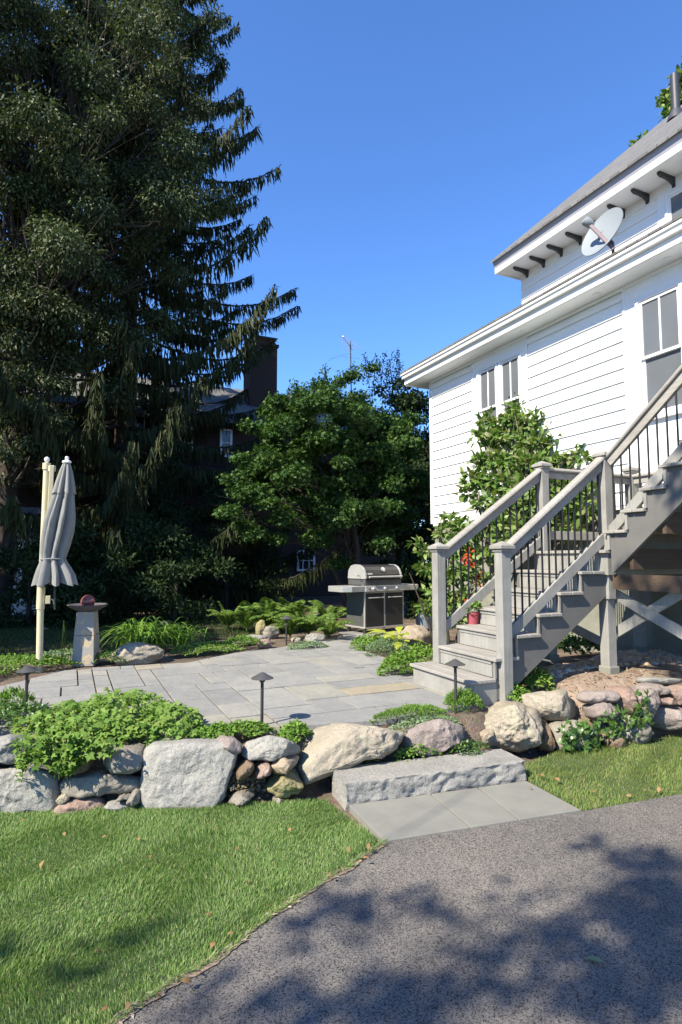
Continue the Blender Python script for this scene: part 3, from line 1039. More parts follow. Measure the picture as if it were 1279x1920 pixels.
# ------------------------------------------------------------------ satellite dish on the porch roof
db = at(1150, 478, X=6.42)
dc = at(1131, 437, X=6.30)
view = (dc - Vector((0, 0, EYE))).normalized()
rt = view.cross(Vector((0, 0, 1))).normalized()
upv = rt.cross(view)
dn = (-view * .46 + (-rt * .68 + upv * .73) * .89).normalized()
dish = empty('satellite_dish', db, 'pale gray satellite dish on a bent arm above the white gutter', 'satellite dish')
e1 = dn.cross(Vector((0, 0, 1))).normalized()
e2 = e1.cross(dn)
mb = MB()
R_, dep, rings, sd = .32, .065, 6, 36
for side in (0, 1):
    base = len(mb.v)
    for i in range(rings + 1):
        r = R_ * i / rings
        for k in range(sd):
            a = 2 * math.pi * k / sd
            mb.v.append(dc + e1 * r * math.cos(a) + e2 * r * 1.08 * math.sin(a) + dn * (dep * (r / R_) ** 2 - dep * .5 - side * .012))
    for i in range(rings):
        for k in range(sd):
            q = [base + i * sd + k, base + i * sd + (k + 1) % sd, base + (i + 1) * sd + (k + 1) % sd, base + (i + 1) * sd + k]
            mb.f.append(q if side == 0 else q[::-1])
    if side:
        for k in range(sd):
            mb.f.append([rings * sd + k, base + rings * sd + k, base + rings * sd + (k + 1) % sd, rings * sd + (k + 1) % sd])
mb.build('reflector', M['dish_gray'], dish, smooth=True)
# mark printed on the reflector: a small dark crescent and gray disc
mk = MB()
cen = dc + e1 * .0 + dn * (-dep * .5 + .006)
for (cx, cy, r0, a0, a1, w_) in ((.045, .015, .065, -1.2, 1.5, .024),):
    pts_o, pts_i = [], []
    for k in range(9):
        a = a0 + (a1 - a0) * k / 8
        tw = w_ * math.sin(math.pi * k / 8)
        pts_o.append(cen + e1 * (cx + (r0) * math.cos(a)) + e2 * (cy + r0 * math.sin(a)))
        pts_i.append(cen + e1 * (cx + (r0 - tw - .002) * math.cos(a)) + e2 * (cy + (r0 - tw - .002) * math.sin(a)))
    mk.prism(pts_o + pts_i[::-1], dn * .003)
mk.build('printed_mark', M['dish_arm'], dish)
lnb = at(1101, 416, X=dc.x - .22)
arm0 = at(1151, 467, X=dc.x - .03)
MB().bar(arm0, lnb, .03, .045).build('arm', M['dish_arm'], dish, bevel=.004)
ax = (dc - lnb).normalized()
MB().tube([lnb - ax * .05, lnb - ax * .02, lnb + ax * .05, lnb + ax * .09], [.045, .062, .058, .04], 14).build('feed_horn', M['dish_gray'], dish, smooth=True)
mm = MB()
mm.tube([db + Vector((0, 0, -.06)), db + Vector((0, 0, .16)), dc - dn * .06], .022, 10)
mm.box(tuple(db + Vector((-.07, -.09, -.07))), tuple(db + Vector((.07, .09, -.045))))
mm.bar(dc - dn * .045 - e2 * .1, dc - dn * .045 + e2 * .1, .11, .02, up=dn)
mm.build('mount', M['dish_arm'], dish, bevel=.003)

# ------------------------------------------------------------------ wooden staircase
stairs = empty('staircase', (4.9, 4.7, .4), 'gray wooden outdoor staircase with black metal balusters turning at a landing', 'staircase')
G, TW = M['gray_wood'], M['tread_wood']
YRt, YLt = 4.33, 5.20           # right and left side planes of the lower flight
TX = [3.19, 3.45, 3.70, 3.965, 4.23, 4.51, 4.80]
TZ = [.54, .72, .91, 1.09, 1.285, 1.48, 1.69]
rz = .03
for i in range(6):
    x0, x1 = TX[i], TX[i + 1] + .02
    ya, yb = (YRt - .065, YLt + .055)
    if i == 0:
        ya, yb = YRt - .045, YLt + .10
    tr = MB()
    xm = (x0 + x1) / 2
    tr.box((x0, ya, TZ[i] - rz), (xm - .003, yb, TZ[i]))
    tr.box((xm + .003, ya, TZ[i] - rz), (x1, yb, TZ[i]))
    tr.build('tread', TW, stairs, bevel=.005)
    rs = MB()
    z0 = TZ[i - 1] if i else .30
    y0, y1 = (YRt + .025, YLt - .025) if i else (YRt - .02, YLt + .07)
    rs.box((x0 + .028, y0, z0), (x0 + .050, y1, TZ[i] - rz))
    if i:
        rs.box((x0 + .019, y0, TZ[i] - rz - .035), (x0 + .027, y1, TZ[i] - rz - .001))
    rs.build('riser', G, stairs, bevel=.002, segs=1)
MB().box((TX[6] + .028, YRt + .025, TZ[5]), (TX[6] + .05, YLt - .025, TZ[6] - .03)).build('riser', G, stairs)
for yc, nm in ((YRt, 1), (YLt, -1)):
    poly = []
    for i in range(6):
        poly += [(TX[i] + .03, TZ[i] - rz - .002), (TX[i + 1] + .028, TZ[i] - rz - .002)]
    poly[0] = (TX[0] + .052, TZ[0] - rz - .002)
    low = [(4.93, TZ[5] - rz - .002), (4.93, 1.22), (4.86, 1.22), (3.58, .36), (TX[0] + .052, .30)]
    MB().prism([(x, yc - .02, z) for x, z in poly + low], (0, .04, 0)).build('stringer', M['stringer_paint'], stairs, bevel=.002, segs=1)
# mitred trim returns on the right sawtooth
for i in range(1, 6):
    MB().box((TX[i] + .012, YRt - .032, TZ[i - 1]), (TX[i] + .034, YRt - .021, TZ[i] - rz)).build('riser_return', TW, stairs)
# box side of the bottom step
sd_ = MB()
s2_ = MB()
sd_.box((TX[0] + .052, YRt - .045 + .025, .30), (TX[0] + .30, YRt - .0205, TZ[0] - rz - .001))
s2_.box((TX[0] + .052, YLt + .05, .30), (TX[1] + .02, YLt + .07, TZ[0] - rz - .001))
sd_.build('step_side', G, stairs)
s2_.build('step_side', G, stairs)

PS = .105


def post(x, y, z0, z1, cap=True):
    p = MB().box((x - PS / 2, y - PS / 2, z0), (x + PS / 2, y + PS / 2, z1)).build('post', G, stairs, bevel=.006)
    if cap:
        c = MB()
        h = PS / 2
        c.box((x - h - .012, y - h - .012, z1 - .055), (x + h + .012, y + h + .012, z1 - .03))
        c.box((x - h - .03, y - h - .03, z1 - .0299), (x + h + .03, y + h + .03, z1))
        q = [(x - h - .03, y - h - .03), (x + h + .03, y - h - .03), (x + h + .03, y + h + .03), (x - h - .03, y + h + .03)]
        b0 = [(a, b_, z1 + .0005) for a, b_ in q]
        c.add(b0 + [(x, y, z1 + .045)], [(0, 1, 4), (1, 2, 4), (2, 3, 4), (3, 0, 4), (3, 2, 1, 0)])
        c.build('post_cap', TW, p, bevel=.003, segs=1)
    return p


XFR, XLP = 3.575, 3.50
XB = 4.93
post(XFR, YRt - .035, .30, 1.72)
post(XLP, YLt + .01, TZ[0], 1.73)
post(XB, YRt, 1.20, 2.67)
post(XB + .01, YLt + .01, TZ[6], 2.69)
XCp = 6.40
post(XCp, YLt + .01, TZ[6], 2.73)


def rail(a, b_, top=True):
    a, b_ = Vector(a), Vector(b_)
    d = (b_ - a).normalized()
    s = d.cross(Vector((0, 0, 1))).normalized()
    u = s.cross(d)
    if top:
        # rounded cap rail over a narrower sub-rail
        prof = [(-.048, -.005), (-.054, .012), (-.045, .03), (-.02, .042), (.02, .042), (.045, .03), (.054, .012), (.048, -.005)]
        mb = MB().prism([a + s * p + u * q for p, q in prof], b_ - a)
        mb.prism([a + s * p + u * q for p, q in [(-.022, -.085), (.022, -.085), (.022, -.0055), (-.022, -.0055)]], b_ - a)
        return mb.build('handrail', TW, stairs, bevel=.003, segs=1)
    return MB().prism([a + s * p + u * q for p, q in [(-.022, -.05), (.022, -.05), (.022, .05), (-.022, .05)]], b_ - a).build('bottom_rail', G, stairs, bevel=.004)


def run(p0, p1, zt0, zt1, zb0, zb1, n, fat=False):
    """rail pair between two posts with n balusters; p are (x, y)"""
    p0, p1 = Vector((p0[0], p0[1], 0)), Vector((p1[0], p1[1], 0))
    rail((p0.x, p0.y, zt0), (p1.x, p1.y, zt1))
    rail((p0.x, p0.y, zb0), (p1.x, p1.y, zb1), False)
    for k in range(n):
        t = (k + .6) / (n + .2)
        p = p0.lerp(p1, t)
        zb, zt = zb0 + (zb1 - zb0) * t + .02, zt0 + (zt1 - zt0) * t - .06
        MB().tube([(p.x, p.y, zb), (p.x, p.y, zt)], .0095, 8).build('baluster', M['black_metal'], stairs, smooth=True)


run((XFR + .03, YRt), (XB - .04, YRt), 1.655, 2.605, .875, 1.815, 15)
run((XLP + .03, YLt + .01), (XB - .03, YLt + .01), 1.655, 2.605, .875, 1.815, 14)
run((XB + .055, YLt + .01), (XCp - .05, YLt + .01), 2.615, 2.615, 1.87, 1.87, 14)
run((XCp, YLt - .04), (XCp, 4.55), 2.615, 2.615, 1.87, 1.87, 5)
# landing
ld = MB()
for k in range(10):
    y0 = 4.235 + k * .1035
    ld.box((TX[6], y0, TZ[6] - .032), (XCp + .12, y0 + .099, TZ[6]))
ld.build('landing_deck', TW, stairs, bevel=.004)
rm = MB()
rm.box((TX[6] + .051, 4.255, TZ[6] - .25), (XCp + .08, 4.293, TZ[6] - .033))
rm.box((TX[6] + .051, YLt + .0205, TZ[6] - .25), (XCp + .08, YLt + .058, TZ[6] - .033))
rm.box((XCp + .081, 4.255, TZ[6] - .25), (XCp + .118, YLt + .058, TZ[6] - .033))
rm.box((TX[6] + .0505, 4.294, TZ[6] - .25), (TX[6] + .088, YLt + .020, TZ[6] - .033))
rm.build('rim_joist', G, stairs, bevel=.003)
jo = MB()
for x in (5.25, 5.65, 6.05):
    jo.box((x, 4.294, TZ[6] - .2), (x + .038, YLt + .02, TZ[6] - .034))
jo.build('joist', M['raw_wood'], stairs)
# support posts and braces under the landing
for x, y in ((XB + .02, YRt + .04), (XCp, YRt + .04), (XB + .02, YLt - .03), (XCp, YLt - .03)):
    sp = MB().box((x - .055, y - .055, .40), (x + .055, y + .055, TZ[6] - .252)).build('support_post', G, stairs, bevel=.005)
    MB().box((x - .07, y - .07, .32), (x + .07, y + .07, .535)).build('footing', M['foundation'], sp, bevel=.01)
# upper flight climbing towards the near end of the house, along the wall
XS0, XS1 = 4.85, 6.15
RUN, RISE = .213, .19
S0 = 4.245
NS = 9
for k in range(NS):
    z = TZ[6] + RISE * (k + 1)
    y1 = S0 - RUN * k + .02
    y0 = y1 - RUN - .035
    tr = MB()
    tr.box((XS0 - .035, y0, z - rz), (XS1, (y0 + y1) / 2 - .003, z))
    tr.box((XS0 - .035, (y0 + y1) / 2 + .003, z - rz), (XS1, y1 + .01, z))
    tr.build('tread', TW, stairs, bevel=.005)
    MB().box((XS0 + .03, y1 - .045, z - RISE), (XS1 - .03, y1 - .024, z - rz)).build('riser', G, stairs)
    MB().box((XS0 - .012, y1 - .05, z - RISE), (XS0 + .028, y1 - .022, z - rz - .001)).build('riser_return', G, stairs)
for xc in (XS0 + .012, XS1 - .06):
    poly = []
    for k in range(NS):
        z = TZ[6] + RISE * (k + 1) - rz - .002
        y1 = S0 - RUN * k - .022
        poly += [(y1, z), (y1 - RUN, z)]
    yend = poly[-1][0]
    zend = poly[-1][1]
    low = [(yend, zend - .30), (S0 - .045, 1.465), (S0 - .022, 1.465)]
    MB().prism([(xc, y, z) for y, z in poly + low], (.04, 0, 0)).build('stringer', M['stringer_paint'], stairs, bevel=.002, segs=1)
bm_ = MB()
for k in range(4):
    z = 1.50 + k * .33
    y = S0 - .10 - k * .36
    bm_.box((XS0 + .055, y - .14, z), (XS1 - .062, y - .10, z + .20))
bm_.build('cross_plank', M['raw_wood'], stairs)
zt = TZ[6] + RISE * NS
yt = S0 - RUN * NS
up = MB()
for k in range(12):
    up.box((XS0 - .03, yt - .06 - k * .145 - .14, zt - .03), (XH - .06, yt - .06 - k * .145, zt))
up.build('upper_deck', TW, stairs, bevel=.004)
ur = MB()
ur.box((XS0, yt - 1.75, zt - .25), (XS0 + .04, yt - .08, zt - .031))
ur.box((XS0 + .041, yt - .12, zt - .25), (XH - .08, yt - .08, zt - .031))
ur.build('rim_joist', G, stairs)
sl_ = (zt - TZ[6]) / (S0 - yt)
post(XS0 + .03, yt - .05, zt - .3, zt + 1.0)
ya, yb = YRt - .045, yt + .0
run((XB, ya), (XB, yb), 2.60, 2.60 + .79 * (ya - yb), 1.86, 1.86 + .87 * (ya - yb), 19)
# under the upper flight: beam, near support post and X brace
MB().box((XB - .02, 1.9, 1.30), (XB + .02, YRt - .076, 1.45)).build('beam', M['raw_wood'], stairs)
for x in (XB + .02, XCp):
    sp = MB().box((x - .055, 2.3, .3), (x + .055, 2.41, 2.35 if x < 5.5 else 2.6)).build('support_post', G, stairs, bevel=.005)
br = MB()
br.bar((XB + .095, 4.34, 1.25), (XB + .095, 2.40, .40), .03, .10, up=(0, 0, 1))
br.build('brace', G, stairs, bevel=.003)
MB().bar((XB + .135, 4.36, .86), (XB + .135, 2.40, 2.05), .03, .10, up=(0, 0, 1)).build('brace', G, stairs, bevel=.003)
MB().bar((4.62, YLt - .05, 1.10), (5.9, YLt - .05, .55), .03, .10).build('brace', G, stairs, bevel=.003)

# ------------------------------------------------------------------ stones
def vnoise(V, scale, seed):
    out = np.empty(len(V))
    off = Vector((seed * 13.7, seed * 7.3, seed * 3.1))
    for i, v in enumerate(V):
        out[i] = noise.fractal(Vector(v) * scale + off, 0.9, 2.0, 5)
    return out


def stone(name, px, pa, pb, mat, label, depth=None, bulge=.08, out=0.0, group='stones of the dry stone wall', cat='stone', e=.42, rough=.012, z0=0.0, lean=.12, res=40, seed=None, facet=.85, nfacet=11):
    """stone whose outline is px (photograph pixels), standing on the wall line pa-pb (two ground pixels at height z0)"""
    A, B = at(pa[0], pa[1], z=z0), at(pb[0], pb[1], z=z0)
    u = (B - A)
    u.z = 0
    u.normalize()
    w0 = Vector((u.y, -u.x, 0))
    if w0.y > 0:
        w0 = -w0
    v = (Vector((0, 0, 1)) - w0 * lean).normalized()
    w = u.cross(v)
    if w.y > 0:
        w = -w
    pts = [at_plane(x, y, A, w) for x, y in px]
    U = np.array([(p - A).dot(u) for p in pts])
    Vv = np.array([(p - A).dot(v) for p in pts])
    cu, cv = (U.min() + U.max()) / 2, (Vv.min() + Vv.max()) / 2
    if depth is None:
        depth = .75 * min(U.max() - U.min(), Vv.max() - Vv.min()) + .05
    # radial outline
    nth = res * 2
    th = np.linspace(0, 2 * np.pi, nth, endpoint=False)
    R = np.zeros(nth)
    n = len(U)
    for k, t in enumerate(th):
        dx, dy = math.cos(t), math.sin(t)
        best = 0
        for i in range(n):
            x0, y0 = U[i] - cu, Vv[i] - cv
            x1, y1 = U[(i + 1) % n] - cu, Vv[(i + 1) % n] - cv
            den = dx * (y1 - y0) - dy * (x1 - x0)
            if abs(den) < 1e-9:
                continue
            r = (x0 * (y1 - y0) - y0 * (x1 - x0)) / den
            s = (x0 * dy - y0 * dx) / den
            if r > 0 and -1e-6 <= s <= 1 + 1e-6:
                best = max(best, r)
        R[k] = best
    R = (np.roll(R, 1) + 2 * R + np.roll(R, -1)) / 4
    R = (np.roll(R, 1) + 2 * R + np.roll(R, -1)) / 4
    tt = np.linspace(0, 1, int(res * .65))
    cf = np.concatenate([tt[:-1] ** .75, (np.linspace(1, 0, res - int(res * .65) + 1)) ** .6])
    sgn = np.concatenate([np.ones(len(tt) - 1), -np.ones(res - int(res * .65) + 1)])
    sz = sgn * np.clip(1 - cf ** (2 / e), 0, 1) ** (e * .7)
    cz = cf
    c0 = A + u * cu + v * cv
    c0, un, vn, wn_ = [np.array(q) for q in (c0, u, v, w)]
    G = []
    for k in range(len(sz)):
        dd = (bulge if sz[k] > 0 else depth) * sz[k] + out
        G.append(c0 + cz[k] * R[:, None] * (np.cos(th)[:, None] * un + np.sin(th)[:, None] * vn) + dd * wn_)
    G = np.concatenate(G)
    sd = seed if seed is not None else (sum(px[0]) * .37) % 50
    # chisel a few flat facets into the block, most of them on its face
    rg = np.random.default_rng(int(sd * 1000) % 99991)
    ctr = c0 - wn_ * (depth - bulge) / 2
    hu, hv, hw = (U.max() - U.min()) / 2, (Vv.max() - Vv.min()) / 2, (depth + bulge) / 2
    Q = np.stack([(G - ctr) @ un / hu, (G - ctr) @ vn / hv, (G - ctr) @ wn_ / hw], 1)
    for q_ in range(nfacet):
        nn = rg.normal(size=3) * np.array([.8, .8, .5]) + np.array([0, .2, 1.0])
        nn /= np.linalg.norm(nn)
        lim = np.quantile(Q @ nn, rg.uniform(.80, .96))
        over = np.clip(Q @ nn - lim, 0, None)
        Q -= nn * over[:, None] * facet
    for q_ in (0, 1):
        lo, hi = Q[:, q_].min(), Q[:, q_].max()
        Q[:, q_] = -1 + 2 * (Q[:, q_] - lo) / (hi - lo)
    G = ctr + Q[:, 0:1] * hu * un + Q[:, 1:2] * hv * vn + Q[:, 2:3] * hw * wn_
    nz = vnoise(G, 5.5, sd)
    nz2 = vnoise(G, 19, sd + 3)
    dirs = unit(G - (c0 - wn_ * (depth - bulge) / 2))
    G = G + dirs * (nz * rough * 2.2 + nz2 * rough * .8)[:, None]
    ii, kk = np.meshgrid(np.arange(len(sz) - 1), np.arange(nth), indexing='ij')
    a = ii * nth + kk
    b_ = ii * nth + (kk + 1) % nth
    q = np.stack([a.ravel(), (a + nth).ravel(), (b_ + nth).ravel(), b_.ravel()], 1)
    o = mesh_np(name, G, [q], M[mat], smooth=True, origin=tuple(c0 - vn * (Vv.max() - Vv.min()) / 2))
    return tag(o, label, cat, group)


LA, LB = (0, 1522), (440, 1508)        # left wall foot
L2A, L2B = (440, 1508), (600, 1492)
MA, MB_ = (570, 1463), (885, 1416)     # stones behind the granite step (foot about step height)
CA, CB = (885, 1412), (1045, 1414)
RA, RB = (1045, 1412), (1290, 1384)
ST = 'wall_stone'
stone(ST, [(-60, 1450), (0, 1445), (35, 1437), (70, 1442), (100, 1458), (108, 1498), (104, 1522), (0, 1526), (-60, 1526)], LA, LB, 'rock_gray', 'broad pale gray slab set low at the left end of the wall', bulge=.05, e=.25, facet=.4, nfacet=4)
stone(ST, [(-50, 1392), (0, 1384), (22, 1376), (46, 1387), (53, 1420), (32, 1438), (0, 1432), (-50, 1436)], LA, LB, 'rock_gray', 'rounded gray stone on top of the broad pale slab', lean=.2)
stone(ST, [(62, 1410), (100, 1394), (132, 1400), (172, 1425), (170, 1447), (110, 1451), (72, 1441)], LA, LB, 'rock_brown', 'brown wedge shaped stone half hidden by the spilling geranium')
stone(ST, [(178, 1412), (195, 1400), (262, 1401), (268, 1440), (255, 1449), (182, 1447)], LA, LB, 'rock_taupe', 'layered taupe stone left of the big square granite block')
stone(ST, [(112, 1460), (150, 1452), (262, 1452), (265, 1483), (240, 1488), (150, 1494), (114, 1488)], LA, LB, 'rock_taupe', 'long low gray brown stone under the layered taupe one', bulge=.06)
stone(ST, [(108, 1486), (120, 1482), (137, 1495), (122, 1506), (108, 1504)], LA, LB, 'rock_cream', 'small cream stone wedged beside the broad pale slab', res=20)
stone(ST, [(108, 1510), (140, 1495), (180, 1498), (195, 1524), (108, 1526)], LA, LB, 'rock_pink', 'low reddish stone at the foot of the wall in the grass', res=26)
stone(ST, [(216, 1489), (232, 1486), (250, 1489), (246, 1500), (218, 1501)], LA, LB, 'rock_taupe', 'small flat chip filling the gap under the long stone', res=18)
stone(ST, [(243, 1484), (258, 1482), (266, 1490), (263, 1511), (248, 1513), (240, 1505)], LA, LB, 'rock_taupe', 'small upright chip against the granite block edge', res=18)
stone(ST, [(200, 1506), (225, 1500), (246, 1506), (244, 1520), (205, 1522)], LA, LB, 'rock_gray', 'small pale stone in the grass below the chips', res=18)
stone(ST, [(263, 1400), (272, 1391), (330, 1389), (400, 1391), (430, 1393), (444, 1410), (432, 1455), (415, 1500), (395, 1514), (330, 1519), (262, 1517)], LA, LB, 'rock_granite', 'largest square granite block in the stone wall', bulge=.05, e=.2, depth=.4, lean=.16, res=56, rough=.009, facet=.35, nfacet=4)
stone(ST, [(404, 1388), (420, 1381), (445, 1384), (455, 1400), (445, 1413), (425, 1400)], L2A, L2B, 'rock_mauve', 'small mauve gray stone perched behind the granite block', res=22, lean=.2)
stone(ST, [(450, 1412), (465, 1390), (500, 1381), (545, 1390), (568, 1404), (560, 1414), (520, 1424), (470, 1426)], L2A, L2B, 'rock_gray', 'flat pale capstone right of the granite block', lean=.3)
stone(ST, [(445, 1434), (462, 1426), (474, 1436), (472, 1458), (450, 1462)], L2A, L2B, 'rock_brown', 'small brown stone under the flat capstone beside dry weeds', res=20)
stone(ST, [(474, 1436), (490, 1430), (508, 1436), (505, 1458), (484, 1462), (474, 1454)], L2A, L2B, 'rock_pink', 'small pink stone under the flat capstone', res=20)
stone(ST, [(508, 1440), (525, 1424), (552, 1418), (563, 1426), (558, 1442), (535, 1450), (512, 1450)], L2A, L2B, 'rock_tan', 'oval tan stone above the mossy yellow one', res=26, bulge=.1)
stone(ST, [(500, 1470), (505, 1452), (535, 1445), (563, 1442), (569, 1465), (560, 1490), (520, 1494), (505, 1486)], L2A, L2B, 'rock_olive', 'round mossy yellow stone near the granite step', bulge=.1)
stone(ST, [(512, 1496), (522, 1491), (535, 1495), (533, 1508), (514, 1508)], L2A, L2B, 'rock_taupe', 'small gray pebble below the mossy yellow stone', res=16)
stone(ST, [(430, 1492), (455, 1480), (478, 1488), (480, 1504), (432, 1508)], L2A, L2B, 'rock_taupe', 'low dark stone among dry weeds at the wall foot', res=18)
stone(ST, [(500, 1372), (512, 1361), (530, 1364), (532, 1384), (512, 1386)], L2A, L2B, 'rock_cream', 'small cream stone behind the capstone at the patio edge', res=18, lean=.3, out=-.35)
stone(ST, [(565, 1395), (575, 1372), (600, 1358), (660, 1353), (722, 1354), (752, 1362), (766, 1376), (757, 1400), (742, 1404), (700, 1410), (640, 1420), (612, 1440), (596, 1466), (576, 1460), (567, 1430)], MA, MB_, 'rock_cream', 'longest cream boulder behind the granite step', bulge=.12, z0=.10, depth=.38, lean=.35, res=50, rough=.016)
stone(ST, [(766, 1380), (775, 1362), (820, 1350), (862, 1346), (879, 1362), (873, 1402), (840, 1414), (800, 1418), (772, 1412)], MA, MB_, 'rock_mauve', 'square mauve gray boulder behind the right half of the granite step', bulge=.10, z0=.10, depth=.32, lean=.3)
stone(ST, [(882, 1366), (893, 1354), (915, 1357), (924, 1380), (918, 1403), (895, 1402), (882, 1388)], CA, CB, 'rock_tan', 'small tan stone leaning on the biggest round boulder', out=.10, res=26)
stone(ST, [(896, 1350), (905, 1325), (935, 1314), (985, 1318), (1005, 1335), (1016, 1365), (1010, 1398), (985, 1410), (940, 1406), (915, 1396), (905, 1375)], CA, CB, 'rock_cream', 'biggest round cream boulder at the corner below the staircase', bulge=.22, depth=.3, lean=.25, res=52, rough=.018)
stone(ST, [(1010, 1370), (1022, 1356), (1038, 1362), (1046, 1390), (1042, 1410), (1015, 1412)], CA, CB, 'rock_brown', 'shadowed brown stone right of the biggest round boulder', out=-.05, res=24)
stone(ST, [(985, 1320), (1000, 1301), (1040, 1291), (1085, 1296), (1108, 1320), (1106, 1345), (1070, 1352), (1030, 1346), (1005, 1338)], CA, CB, 'rock_cream', 'flat topped cream boulder behind the biggest round one', bulge=.12, out=-.14, depth=.30, lean=.3)
stone(ST, [(905, 1312), (925, 1296), (948, 1291), (962, 1302), (960, 1320), (915, 1324)], CA, CB, 'rock_tan', 'low tan boulder beside the foot of the staircase post', out=-.30, lean=.3, res=26)
stone(ST, [(1092, 1302), (1110, 1295), (1150, 1297), (1156, 1310), (1145, 1319), (1100, 1319)], RA, RB, 'rock_mauve', 'flat mauve stone topping the left of the right wall', lean=.2, res=24)
stone(ST, [(1110, 1325), (1130, 1315), (1158, 1313), (1162, 1345), (1140, 1356), (1116, 1350)], RA, RB, 'rock_mauve', 'blocky mauve stone under the flat mauve one', res=28)
stone(ST, [(1153, 1305), (1165, 1288), (1182, 1289), (1192, 1310), (1186, 1334), (1160, 1335)], RA, RB, 'rock_pink', 'upright pinkish stone with a pointed top', res=26, lean=.15)
stone(ST, [(1188, 1300), (1205, 1291), (1232, 1300), (1238, 1330), (1225, 1350), (1200, 1348), (1188, 1330)], RA, RB, 'rock_mauve', 'tall gray pink stone half covered with ivy', res=28)
stone(ST, [(1205, 1290), (1218, 1280), (1246, 1283), (1252, 1297), (1232, 1305), (1210, 1300)], RA, RB, 'rock_mauve', 'rounded gray stone on top of the right wall', res=24, lean=.2)
stone(ST, [(1250, 1296), (1265, 1285), (1300, 1290), (1310, 1320), (1255, 1321)], RA, RB, 'rock_pink', 'pink stone at the upper right end of the wall', res=26, lean=.2)
stone(ST, [(1228, 1330), (1242, 1318), (1275, 1317), (1300, 1330), (1305, 1360), (1275, 1374), (1238, 1368)], RA, RB, 'rock_mauve', 'large rounded gray stone at the lower right end of the wall', res=32, bulge=.12)
stone(ST, [(1215, 1308), (1240, 1303), (1268, 1322), (1262, 1318), (1232, 1318)], RA, RB, 'rock_pink', 'thin pink chip wedged above the large rounded gray stone', res=16)
stone(ST, [(1165, 1352), (1180, 1340), (1205, 1345), (1218, 1365), (1212, 1394), (1185, 1396), (1168, 1385)], RA, RB, 'rock_taupe', 'low taupe stone below the ivy', res=26)
stone(ST, [(1133, 1382), (1145, 1370), (1165, 1372), (1172, 1398), (1140, 1402)], RA, RB, 'rock_brown', 'small brown stone in the grass below the ivy', res=20)
stone(ST, [(1046, 1365), (1062, 1352), (1085, 1356), (1100, 1380), (1090, 1408), (1050, 1412)], RA, RB, 'rock_taupe', 'dark taupe stone behind the ivy at the bend of the wall', res=26)
stone(ST, [(1092, 1362), (1110, 1352), (1135, 1358), (1138, 1392), (1110, 1402), (1095, 1395)], RA, RB, 'rock_brown', 'dark brown stone deep in the ivy', res=24, out=-.04)
stone(ST, [(1220, 1276), (1240, 1268), (1295, 1272), (1298, 1283), (1250, 1286)], RA, RB, 'rock_gray', 'thin pale flagstone lying on top of the right wall', res=22, lean=.2, out=-.12)

# the wall carries on beyond the left edge of the photograph
for (px, mt, lab) in [([(-190, 1455), (-150, 1442), (-66, 1452), (-64, 1526), (-190, 1530)], 'rock_taupe', 'squarish taupe stone set low beyond the left end slab'), ([(-175, 1400), (-120, 1380), (-60, 1392), (-58, 1440), (-160, 1446)], 'rock_gray', 'rounded gray stone above the squarish taupe one'),
                      ([(-330, 1470), (-280, 1450), (-200, 1455), (-195, 1532), (-330, 1536)], 'rock_granite', 'pale granite stone far along the left wall'), ([(-310, 1405), (-250, 1388), (-185, 1402), (-188, 1452), (-300, 1455)], 'rock_mauve', 'mauve stone above the pale granite one far along the left wall'),
                      ([(-480, 1470), (-420, 1440), (-340, 1450), (-336, 1538), (-480, 1542)], 'rock_brown', 'brown stone at the far left of the wall'), ([(-460, 1400), (-390, 1385), (-320, 1400), (-325, 1446), (-450, 1450)], 'rock_taupe', 'taupe stone above the brown one at the far left of the wall')]:
    stone(ST, px, LA, LB, mt, lab, res=26)

# granite step
step_pts = [at(x, y, z=0) for x, y in [(648, 1512), (986, 1465)]]
bA, bB = step_pts
u = (bB - bA)
u.z = 0
L_ = u.length
u.normalize()
w = Vector((u.y, -u.x, 0))
n1, n2, n3 = 80, 22, 14
dep, hgt = .30, .142
V, Fq = [], []


def grid_face(o, du, dv, n, m_, fn):
    base = len(V)
    for j in range(m_ + 1):
        for i in range(n + 1):
            p = o + du * (i / n) + dv * (j / m_)
            V.append(fn(p))
    for j in range(m_):
        for i in range(n):
            a = base + j * (n + 1) + i
            Fq.append((a, a + 1, a + n + 2, a + n + 1))


def rough_face(p):
    q = Vector(p)
    loc = q - bA
    d_front = abs(loc.dot(w))
    hz = loc.z
    # split face: scalloped chips on the front, sawn top
    k = max(0, 1 - d_front / .03)
    ch = noise.fractal(q * 9, .8, 2.1, 5) * .020 + abs(noise.noise(q * 17)) * .010
    edge = min(1, max(0, (hgt - hz) / .012)) if hz > hgt - .012 else 1
    out = q + w * ch * k * edge
    out.z += noise.fractal(q * 5, .9, 2, 4) * .003 * (1 if hz > .05 else 0)
    if hz > hgt - .002:
        out.z -= .012 * max(0, noise.fractal(q * 11, .9, 2, 3)) * max(0, 1 - d_front / .02)
    out += u * noise.fractal(q * 8 + Vector((9, 2, 1)), .9, 2, 4) * .008
    return out


